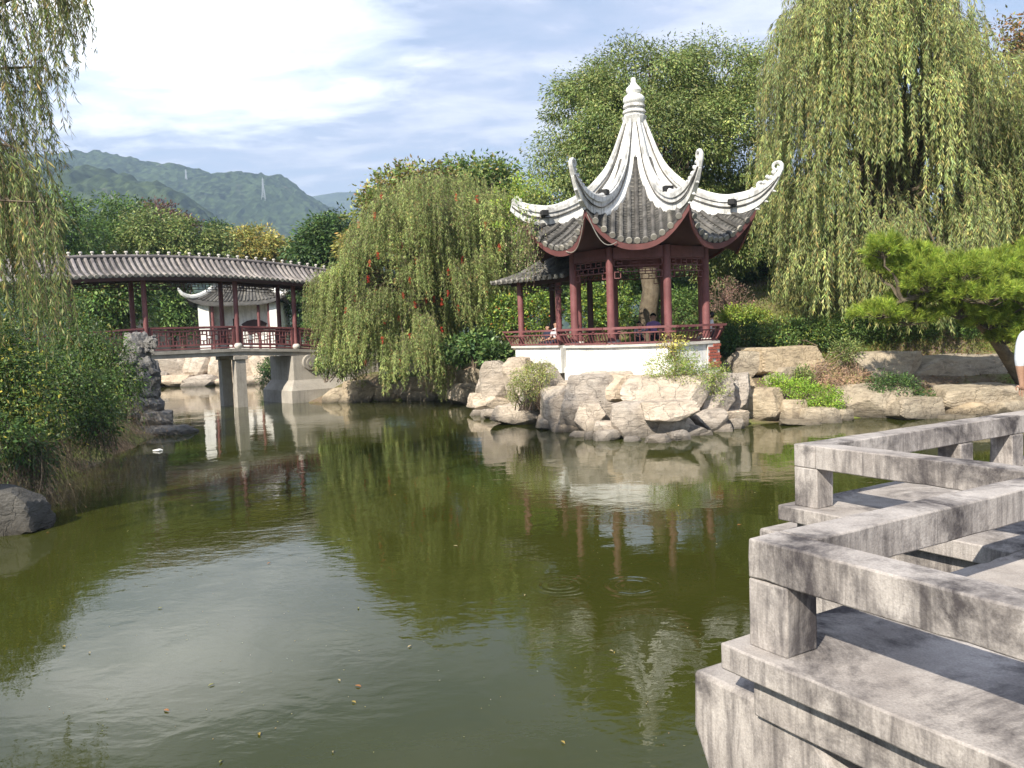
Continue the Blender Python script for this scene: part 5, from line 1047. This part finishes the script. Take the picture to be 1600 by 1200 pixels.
shrub('shrub', 'dark bush hanging over the far rocks beneath the bridge', 'shrub', [(432, 575, 22, 18, 0), (420, 585, 16, 12, 0)], 52, G_DARK, 2600, .17, .07, droop=.5, rc=.35)
shrub('shrub', 'pale green scrambling bush on the boulders in front of the pavilion base', 'shrub', [(1045, 575, 40, 22, 0), (1085, 590, 44, 26, 0), (1118, 600, 22, 34, .2), (1068, 556, 26, 18, .2)], 22.2, G_LIME + [(0.16, 0.19, 0.07, 3), (0.21, 0.17, 0.12, 1.5)], 9500, .062, .022, stems=50, shell=.3, rc=.16, per=22)
shrub('yellow_shrub', 'small yellow-leaved sprig growing up against the white pavilion base', 'shrub', [(1052, 532, 22, 12, 0), (1044, 546, 16, 8, 0)], 22.4, G_YEL + [(0.4, 0.33, 0.09, 3)], 420, .07, .035, stems=12, rc=.1, per=6, ground=2.0)
shrub('shrub', 'straw-green bush hanging down the rocks left of the white base', 'shrub', [(828, 592, 30, 24, 0), (815, 610, 24, 26, -.2), (846, 578, 24, 14, 0)], 23.9, [(0.17, 0.18, 0.055, 4), (0.12, 0.145, 0.04, 3), (0.24, 0.20, 0.1, 1)], 5500, .06, .02, stems=30, droop=.7, rc=.16, per=24)
shrub('ground_cover', 'bright green creeping patch among the shore rocks right of the pavilion', 'plants', [(1235, 602, 38, 13, 0), (1275, 618, 40, 16, -.4), (1215, 596, 26, 10, .2), (1300, 628, 22, 10, -.5)], 23.6, [(0.12, 0.19, 0.025, 4), (0.17, 0.23, 0.03, 2), (0.08, 0.13, 0.02, 2)], 7000, .055, .028, rc=.14, per=30)
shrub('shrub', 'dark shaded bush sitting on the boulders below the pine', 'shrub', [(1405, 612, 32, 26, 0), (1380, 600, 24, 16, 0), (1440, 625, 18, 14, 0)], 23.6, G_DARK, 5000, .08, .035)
shrub('dry_shrub', 'reddish dry brush between the boulders right of the pavilion', 'shrub', [(1320, 595, 36, 20, 0), (1290, 582, 24, 14, .5)], 24.6, [(0.26, 0.17, 0.12, 3), (0.19, 0.13, 0.085, 2), (0.14, 0.15, 0.05, 1)], 3600, .10, .012, mat='dry', stems=40)
shrub('shrub', 'small leafy bush growing over the long boulder by the lawn', 'shrub', [(1322, 548, 20, 16, 0), (1255, 588, 14, 14, -.6)], 25.2, G_CAM, 2200, .075, .035)
shrub('shrub', 'leafy ivy bush behind the bridge railing near the rust-tipped tree', 'shrub', [(520, 500, 30, 36, 0), (490, 520, 24, 20, 0)], 42, G_MID, 4000, .16, .07)

# lawn blades and leaf litter (nobody could count these)
lv = Leaves(); n = 45000; P = np.stack([rng.uniform(7, 20, n), rng.uniform(27, 42, n), np.zeros(n)], 1); P[:, 2] = gz(P[:, 0], P[:, 1]); D = rng.normal(0, .5, (n, 3)); D[:, 2] = 1
lv.add(P, D, 0.13 * rng.uniform(.5, 1.3, n), 0.03, hues(n, [(0.13, 0.16, 0.035, 3), (0.18, 0.19, 0.05, 2), (0.22, 0.17, 0.07, 1)], .16, 1.2))
tag(lv.build('grass', F['leaf'], None, (0, 0, 0)), 'short sunlit grass on the mound behind the pavilion', 'grass', None, 'stuff')
lv = Leaves(); n = 6000; P = np.stack([rng.uniform(10, 20, n), rng.uniform(24.2, 28, n), np.zeros(n)], 1); P[:, 2] = gz(P[:, 0], P[:, 1]) + .02; D = rng.normal(0, 1, (n, 3)); D[:, 2] *= .25
lv.add(P, D, 0.10 * rng.uniform(.5, 1.3, n), 0.05, hues(n, [(0.22, 0.14, 0.08, 3), (0.30, 0.19, 0.10, 2), (0.14, 0.10, 0.06, 1)], .16, 1.0), np.array([0, 0, 1.]) + rng.normal(0, .4, (n, 3)))
tag(lv.build('leaf_litter', F['dry'], None, (0, 0, 0)), 'brown fallen leaves lying under the pine', 'leaf litter', None, 'stuff')

# ---- drooping shrubs along the left bank with dry stems over the water
def bank_shrub(label, spec, Y, n, seed, nd, group='drooping shrubs along the left bank', pal=G_JAS):
    nd = int(nd * .42); lobes = px_lobes(spec, Y); c = np.mean([l[0] for l in lobes], 0); t = thing('drooping_shrub', label, 'shrub', (c[0] - .6, c[1], 0.3), group)
    C, D = in_lobes(lobes, n // 26, .30); C[:, 2] = np.maximum(C[:, 2], 0.45); lv = Leaves(); clump_leaves(lv, C, D, 20, .20, .062, .028, pal, .75, .9); clump_leaves(lv, C[::2], D[::2], 9, .26, .11, .05, pal, .5, .9)
    m = 260; S0 = C[rng.choice(len(C), m)]; OUT = unit(np.stack([rng.uniform(.2, 1, m), rng.uniform(-.9, .4, m), np.zeros(m)], 1)); st = []
    strands(lv, st, S0, OUT, rng.uniform(.4, 1.1, m), rng.uniform(.1, .5, m), 30, .055, .022, pal, .004, .1)
    lv.build('foliage', F['leaf'], t)
    S1 = np.array([l[0] + rng.normal(0, .35, 3) * l[1] - np.array([0, 0, l[1][2] * .75]) for l in [lobes[i] for i in rng.integers(0, len(lobes), nd)]]); S1[:, 2] = rng.uniform(0.55, 1.3, nd)
    sh = np.array([min(3.0, abs(float(pond_sd(p[0], p[1])))) for p in S1]); OUT = unit(np.stack([rng.uniform(.2, 1, nd), rng.uniform(-1.2, .9, nd), np.zeros(nd)], 1))
    lv2 = Leaves(); st2 = []; strands(lv2, st2, S1, OUT, S1[:, 2] * rng.uniform(.4, 1.2, nd) + .1, rng.uniform(.1, 1.3, nd), 5, .05, .012, [(0.17, 0.11, 0.07, 2), (0.11, 0.075, 0.05, 1)], .0035, .42, gain=1.0)
    stems_build(st + st2, 'dry_stems', M['bark'], t); lv2.build('dry_leaves', F['dry'], t)
bank_shrub('tall olive-green shrub under the left willow, nearest the bridge', [(60, 500, 95, 60, 0), (130, 540, 60, 48, -.5), (20, 470, 70, 50, .6)], 23.0, 15000, 1, 350)
bank_shrub('dark drooping shrub beside the scholar rock', [(160, 575, 55, 60, 0), (195, 610, 32, 42, -.4), (120, 560, 50, 60, .3)], 22.2, 15000, 2, 700)
bank_shrub('drooping shrub with dry stems trailing in the water halfway along the left bank', [(110, 620, 70, 65, 0), (60, 600, 60, 70, 0), (150, 660, 40, 34, -.6)], 18.2, 17000, 3, 900)
bank_shrub('yellow-flecked shrub at the left picture edge', [(20, 600, 60, 60, 0), (-20, 560, 70, 80, .3), (50, 650, 50, 50, -.5)], 15.2, 17000, 4, 800, pal=G_JAS + [(0.17, 0.16, 0.03, 1.0)])
bank_shrub('brown twiggy shrub base above the dark boulder at the left edge', [(-10, 690, 55, 36, 0), (40, 700, 36, 30, 0), (-80, 660, 60, 60, 0)], 13.8, 9000, 5, 1100)

# ---- vine over the left eaves of the pavilion
vt = thing('vine', 'trailing vine with dry strands hanging from the left eave of the pavilion', 'vine', at(822, 350, 24.6))
n = 150; S0 = np.stack([at(px, py, 24.6 + d) for px, py, d in zip(rng.normal(822, 13, n), rng.normal(352, 14, n), rng.uniform(-.4, 1.0, n))]); lv = Leaves(); st = []
strands(lv, st, S0, unit(rng.normal(size=(n, 3)) * (1, 1, 0)), rng.uniform(.4, 1.7, n), rng.uniform(.02, .2, n), 16, .07, .03, [(0.10, 0.14, 0.04, 2), (0.16, 0.13, 0.08, 2), (0.07, 0.10, 0.03, 2)], .005, .06)
C = np.stack([at(px, py, 25 + d) for px, py, d in zip(rng.normal(812, 17, 60), rng.normal(325, 26, 60), rng.uniform(-.5, 1, 60))]); clump_leaves(lv, C, unit(rng.normal(size=(60, 3))), 30, .2, .1, .05, G_LIME)
lv.build('foliage', F['leaf'], vt); stems_build(st, 'shoots', M['twig'], vt)

# ---- fallen leaves afloat
spots = [(100, 1010), (75, 832), (98, 945), (140, 1020), (617, 773), (650, 690), (795, 795), (712, 853), (860, 712), (1095, 690), (1130, 725), (955, 1017), (960, 1020), (1155, 820), (1180, 770), (530, 1063), (553, 1097), (560, 1072), (345, 1190), (520, 1175), (405, 1147), (260, 1110), (330, 1070), (1010, 1100), (880, 1160), (420, 880), (200, 830), (300, 790), (470, 700), (700, 680), (560, 950), (820, 930), (1060, 790), (90, 770), (250, 950), (640, 1010), (740, 760), (970, 760), (1190, 700), (1120, 850)]
LEAFC = [(0.30, 0.22, 0.06), (0.32, 0.14, 0.05), (0.22, 0.22, 0.09), (0.34, 0.28, 0.16)]
for i, c in enumerate(LEAFC): M['fl%d' % i] = mat_wear('fallen_leaf', c, tuple(x * .8 for x in c), tuple(x * .5 for x in c), 20, .1, .3, .6, .1, 90)
for i, (px, py) in enumerate(spots):
    p = W(px, py, 0.006); a = rng.uniform(0, 6.28); s = rng.uniform(.012, .028); u = np.array([math.cos(a), math.sin(a), 0]) * s; v = np.array([-math.sin(a), math.cos(a), 0]) * s * .4; k = np.array([0, 0, .008])
    mb = MB(); top = [p - u, p - u * .3 + v + k, p + u * .5 + v * .7 + k, p + u * 1.1 + k * .6, p + u * .5 - v * .7 + k, p - u * .3 - v + k]; mb.add(top + [q - (0, 0, .003) for q in top], [tuple(range(6))[::-1], tuple(range(6, 12))] + [(j, (j + 1) % 6, 6 + (j + 1) % 6, 6 + j) for j in range(6)])
    tag(mb.build('floating_leaf', M['fl%d' % (i % 4)], None), 'small fallen leaf floating on the green pond', 'leaf', 'fallen leaves scattered on the pond')
lv = Leaves(); n = 420; q = np.array([W(a, b, 0.004) for a, b in zip(rng.uniform(20, 1180, n), 690 + 500 * rng.beta(1, 1.6, n))]); ok = np.array([float(pond_sd(a[0], a[1])) < -.3 for a in q]); q = q[ok]; D = rng.normal(size=(len(q), 3)); D[:, 2] = 0
lv.add(q, D, rng.uniform(.008, .022, len(q)), .008, hues(len(q), [(0.26, 0.24, 0.12, 3), (0.3, 0.2, 0.1, 1), (0.40, 0.40, 0.36, 1)], .2, 1.0), np.tile(np.array([0.0, 0, 1]), (len(q), 1)) + rng.normal(0, .04, (len(q), 3)))
tag(lv.build('floating_specks', F['dry'], None, (0, 0, 0)), 'tiny specks of plant debris drifting on the green pond', 'debris', None, 'stuff')
p = W(246, 705, 0.0); mb = MB(); mb.lathe(p, [(0.03, 0.0), (0.08, 0.012), (0.07, 0.035), (0.03, 0.05)], 9); mb.tube([p + (-.12, 0, .015), p + (0.05, 0.03, .03), p + (.12, .06, .01)], [.025, .04, .02], 6)
tag(mb.build('floating_scrap', M['plaster'], None), 'small white scrap floating near the flat grey stone', 'scrap')

# ================================================================== PEOPLE
def person(label, J, Rr_, shirt, trousers, hair_len=0.0, face=(0, -1, 0), loc=None, group=None, scale=1.0, long=False):
    """one skinned figure; J joint points, faces take the cloth of the nearest bone"""
    t = thing('person', label, 'person', loc, group); names = list(J); P = [np.array(J[k], float) for k in names]; ix = {k: i for i, k in enumerate(names)}
    bones = [('pelvis', 'waist', 't'), ('waist', 'chest', 's'), ('chest', 'neck', 's'), ('neck', 'jaw', 'k'), ('jaw', 'crown', 'k')]
    for s in 'lr': bones += [('chest', s + 'sh', 's'), (s + 'sh', s + 'el', 's'), (s + 'el', s + 'wr', 's' if long else 'k'), (s + 'wr', s + 'ha', 'k'), ('pelvis', s + 'hip', 't'), (s + 'hip', s + 'kn', 't'), (s + 'kn', s + 'an', 't'), (s + 'an', s + 'to', 'f')]
    edges = [(ix[a], ix[b]) for a, b, c in bones]; cls = [c for a, b, c in bones]; rads = [Rr_[k if k in Rr_ else k[1:]] * scale for k in names]
    for s in 'lr':                       # four fingers and a thumb on each palm
        w_, h_ = P[ix[s + 'wr']], P[ix[s + 'ha']]; d = unit(h_ - w_); sd = unit(np.cross(d, (0.3, 0.2, 1)))
        for j, (o, l) in enumerate(((-.03, .065), (-.01, .078), (.01, .072), (.03, .055), (-.055, .045))):
            a = h_ + sd * o * scale * (1 if j < 4 else .8) - d * (0 if j < 4 else .04) * scale; b = a + d * l * .55 * scale + sd * (o * .25 if j < 4 else -.02); c = b + (d * l * .5 + np.array([0, 0, -.012])) * scale
            n0 = len(P); P += [a, b, c]; rads += [.0095 * scale, .0085 * scale, .007 * scale]; edges += [(ix[s + 'ha'], n0), (n0, n0 + 1), (n0 + 1, n0 + 2)]; cls += ['k'] * 3
    o = ORG[t.name]; me = bpy.data.meshes.new('skel'); me.from_pydata([(p - o).tolist() for p in P], edges, []); ob = bpy.data.objects.new('skel', me); COL.objects.link(ob)
    sk = ob.modifiers.new('skin', 'SKIN'); sk.use_smooth_shade = True
    for i, v in enumerate(me.skin_vertices[0].data): v.radius = (rads[i], rads[i]); v.use_root = i == 0
    ss = ob.modifiers.new('sub', 'SUBSURF'); ss.levels = 2; ss.render_levels = 2
    dg = bpy.context.evaluated_depsgraph_get(); bm_ = bpy.data.meshes.new_from_object(ob.evaluated_get(dg)); bpy.data.objects.remove(ob)
    bm_.name = 'body'; body = link_mesh(bm_, 'body', [M['skin'], M[shirt], M[trousers], M['shoe_cloth']], t, o)
    A = np.array([P[a] - o for a, b in edges]); B = np.array([P[b] - o for a, b in edges]); mi = {'k': 0, 's': 1, 't': 2, 'f': 3}; co = np.array([f.center[:] for f in bm_.polygons])
    AB = B - A; q = np.clip(((co[:, None] - A) * AB).sum(2) / ((AB ** 2).sum(1) + 1e-9), 0, 1); dd = np.linalg.norm(co[:, None] - A - q[..., None] * AB, axis=2) - np.array([min(rads[a], rads[b]) for a, b in edges]); k = dd.argmin(1)
    bm_.polygons.foreach_set('material_index', [mi[cls[i]] for i in k]); bm_.polygons.foreach_set('use_smooth', [True] * len(bm_.polygons))
    jaw, crn = P[ix['jaw']], P[ix['crown']]; up = unit(crn - jaw); f = unit(np.array(face, float)); sd = np.cross(f, up); hc = (jaw + crn) / 2; hr = Rr_['jaw'] * scale
    V, Fc = ico(3); q = V * np.array([hr * 1.10, hr * 1.18, hr * 1.32]); R3 = np.stack([sd, f, up]); keep = [fc for fc in Fc if not (np.mean([V[i][1] for i in fc]) > 0.25 and np.mean([V[i][2] for i in fc]) < 0.45) and np.mean([V[i][2] for i in fc]) > -0.55 - hair_len]
    mb = MB(); mb.add([hc + v @ R3 + up * 0.012 - f * 0.008 for v in q], keep); mb.build('hair', M['hair'], t, smooth=True)
    mb = MB(); mb.tube([hc + f * hr * 1.0 + up * hr * .25, hc + f * hr * 1.28 - up * hr * .12, hc + f * hr * 1.0 - up * hr * .2], [hr * .08, hr * .16, hr * .08], 6); mb.build('nose', M['skin'], t, smooth=True)
    for s in (-1, 1):
        mb = MB(); c = hc + f * hr * .97 + sd * s * hr * .38 + up * hr * .22; mb.lathe(c, [(.001, -.009), (.014, 0), (.001, .009)], 8); mb.build('eye', M['dark'], t)
        mb = MB(); c = hc + sd * s * hr * 1.02 - up * hr * .02; mb.tube([c + up * .025, c + sd * s * .012, c - up * .03], [.01, .02, .01], 6); mb.build('ear', M['skin'], t, smooth=True)
    mb = MB(); c = hc + f * hr * .98 - up * hr * .5; mb.tube([c - sd * .025, c + f * .006, c + sd * .025], [.004, .009, .004], 6); mb.build('mouth', M['maroon'], t, smooth=True)
    return t
RAD = dict(pelvis=.14, waist=.125, chest=.135, neck=.055, jaw=.092, crown=.085, sh=.065, el=.045, wr=.030, ha=.034, hip=.09, kn=.06, an=.042, to=.04)
def sitting(c, face, s=1.0, lean=0.0):
    """joints of a seated figure: c seat point under the pelvis, face unit direction in plan"""
    f = np.array([face[0], face[1], 0.0]); sd = np.array([f[1], -f[0], 0]); c = np.array(c, float); z = lambda h: np.array([0, 0, h * s]); J = {}
    J['pelvis'] = c + z(.13); J['waist'] = c + z(.30) - f * .02 * s; J['chest'] = c + z(.50) + f * lean; J['neck'] = c + z(.66) + f * lean; J['jaw'] = c + z(.74) + f * (lean + .02); J['crown'] = c + z(.86) + f * lean
    for n, k in (('l', -1), ('r', 1)):
        J[n + 'sh'] = c + z(.58) + sd * .19 * k * s + f * lean; J[n + 'el'] = c + z(.33) + sd * .24 * k * s + f * .05; J[n + 'wr'] = c + z(.24) + sd * .14 * k * s + f * .24 * s; J[n + 'ha'] = c + z(.225) + sd * .11 * k * s + f * .32 * s
        J[n + 'hip'] = c + z(.11) + sd * .09 * k * s + f * .04; J[n + 'kn'] = c + z(.10) + sd * .12 * k * s + f * .44 * s; J[n + 'an'] = c + z(-.33) + sd * .11 * k * s + f * .42 * s; J[n + 'to'] = c + z(-.37) + sd * .12 * k * s + f * .58 * s
    return J
p0 = at(1021, 530, 27.35); p1 = at(999, 530, 27.3)
person('man in a purple shirt sitting in the pavilion facing the pond', sitting((p0[0], 27.3, 2.34), (0, -1)), RAD, 'purple_cloth', 'black_cloth', 0, (0, -1, 0), (p0[0], 27.3, 1.93))
person('child in a grey top sitting beside the man in the purple shirt', sitting((p1[0], 27.25, 2.34), (0.1, -1), .72), RAD, 'grey_cloth', 'navy_cloth', 0, (0.1, -1, 0), (p1[0], 27.25, 1.93), scale=.74)
p2 = pol(2.15, rad(80), 2.34); f2 = unit(np.array([PC[0] - p2[0], PC[1] - p2[1], 0]))
person('dark-haired woman in a pale top sitting by the right pavilion column', sitting(p2, (f2[0], f2[1]), .92), RAD, 'pale_cloth', 'black_cloth', .35, f2, (p2[0], p2[1], 1.93), scale=.95)
def gl(lx, ly): a = rad(-50); return np.array([1.39 + lx * math.cos(a) - ly * math.sin(a), 27.25 + lx * math.sin(a) + ly * math.cos(a)])
bc = gl(-.25, .25); sb = thing('bench', 'plain maroon bench inside the small gallery', 'bench', (bc[0], bc[1], 1.9)); u_ = unit(np.array([*(gl(1, .25) - gl(0, .25)), 0])); v_ = np.array([-u_[1], u_[0], 0])
mb = MB(); mb.box((bc[0], bc[1], 2.28), (1.2, .38, .07), (u_, v_, ZV)); mb.build('seat', M['maroon'], sb)
for e in (-.5, .5): mb = MB(); mb.box(np.array([bc[0], bc[1], 2.07]) + u_ * e, (.06, .34, .345), (u_, v_, ZV)); mb.build('leg', M['maroon'], sb)
p3, p4 = gl(-.5, .25), gl(-.08, .25); gf = -v_
person('dark-haired child sitting in the gallery, left of the other gallery sitter', sitting((p3[0], p3[1], 2.32), (gf[0], gf[1]), .74), RAD, 'navy_cloth', 'black_cloth', 0, gf, (p3[0], p3[1], 1.9), scale=.74)
person('seated figure in pale clothes in the gallery next to the column', sitting((p4[0], p4[1], 2.32), (gf[0], gf[1]), .86), RAD, 'pale_cloth', 'navy_cloth', .3, gf, (p4[0], p4[1], 1.9), scale=.88)
# the passer-by cut by the right border, walking away along the bridge
q = at(1631, 720, 8.75); c = np.array([q[0], 8.75, ZD]); f = unit(np.array([.62, .78, 0])); sd = np.array([f[1], -f[0], 0]); z = lambda h: np.array([0, 0, h])
J = dict(pelvis=c + z(.95), waist=c + z(1.10), chest=c + z(1.28), neck=c + z(1.44), jaw=c + z(1.53) + f * .02, crown=c + z(1.65))
for n, k in (('l', -1), ('r', 1)):
    J[n + 'sh'] = c + z(1.38) + sd * .19 * k; J[n + 'el'] = c + z(1.10) + sd * .22 * k - f * .02; J[n + 'wr'] = c + z(.86) + sd * .21 * k + f * .05; J[n + 'ha'] = c + z(.78) + sd * .205 * k + f * .08
    J[n + 'hip'] = c + z(.90) + sd * .09 * k; J[n + 'kn'] = c + z(.50) + sd * .10 * k + f * (.06 + .10 * k); J[n + 'an'] = c + z(.08) + sd * .10 * k + f * (-.02 + .16 * k); J[n + 'to'] = c + z(.035) + sd * .11 * k + f * (.13 + .16 * k)
person('person in a white shirt and dark trousers on the concrete footbridge at the right border', J, dict(RAD, sh=.075, el=.06), 'white_cloth', 'black_cloth', 0, f, tuple(c))
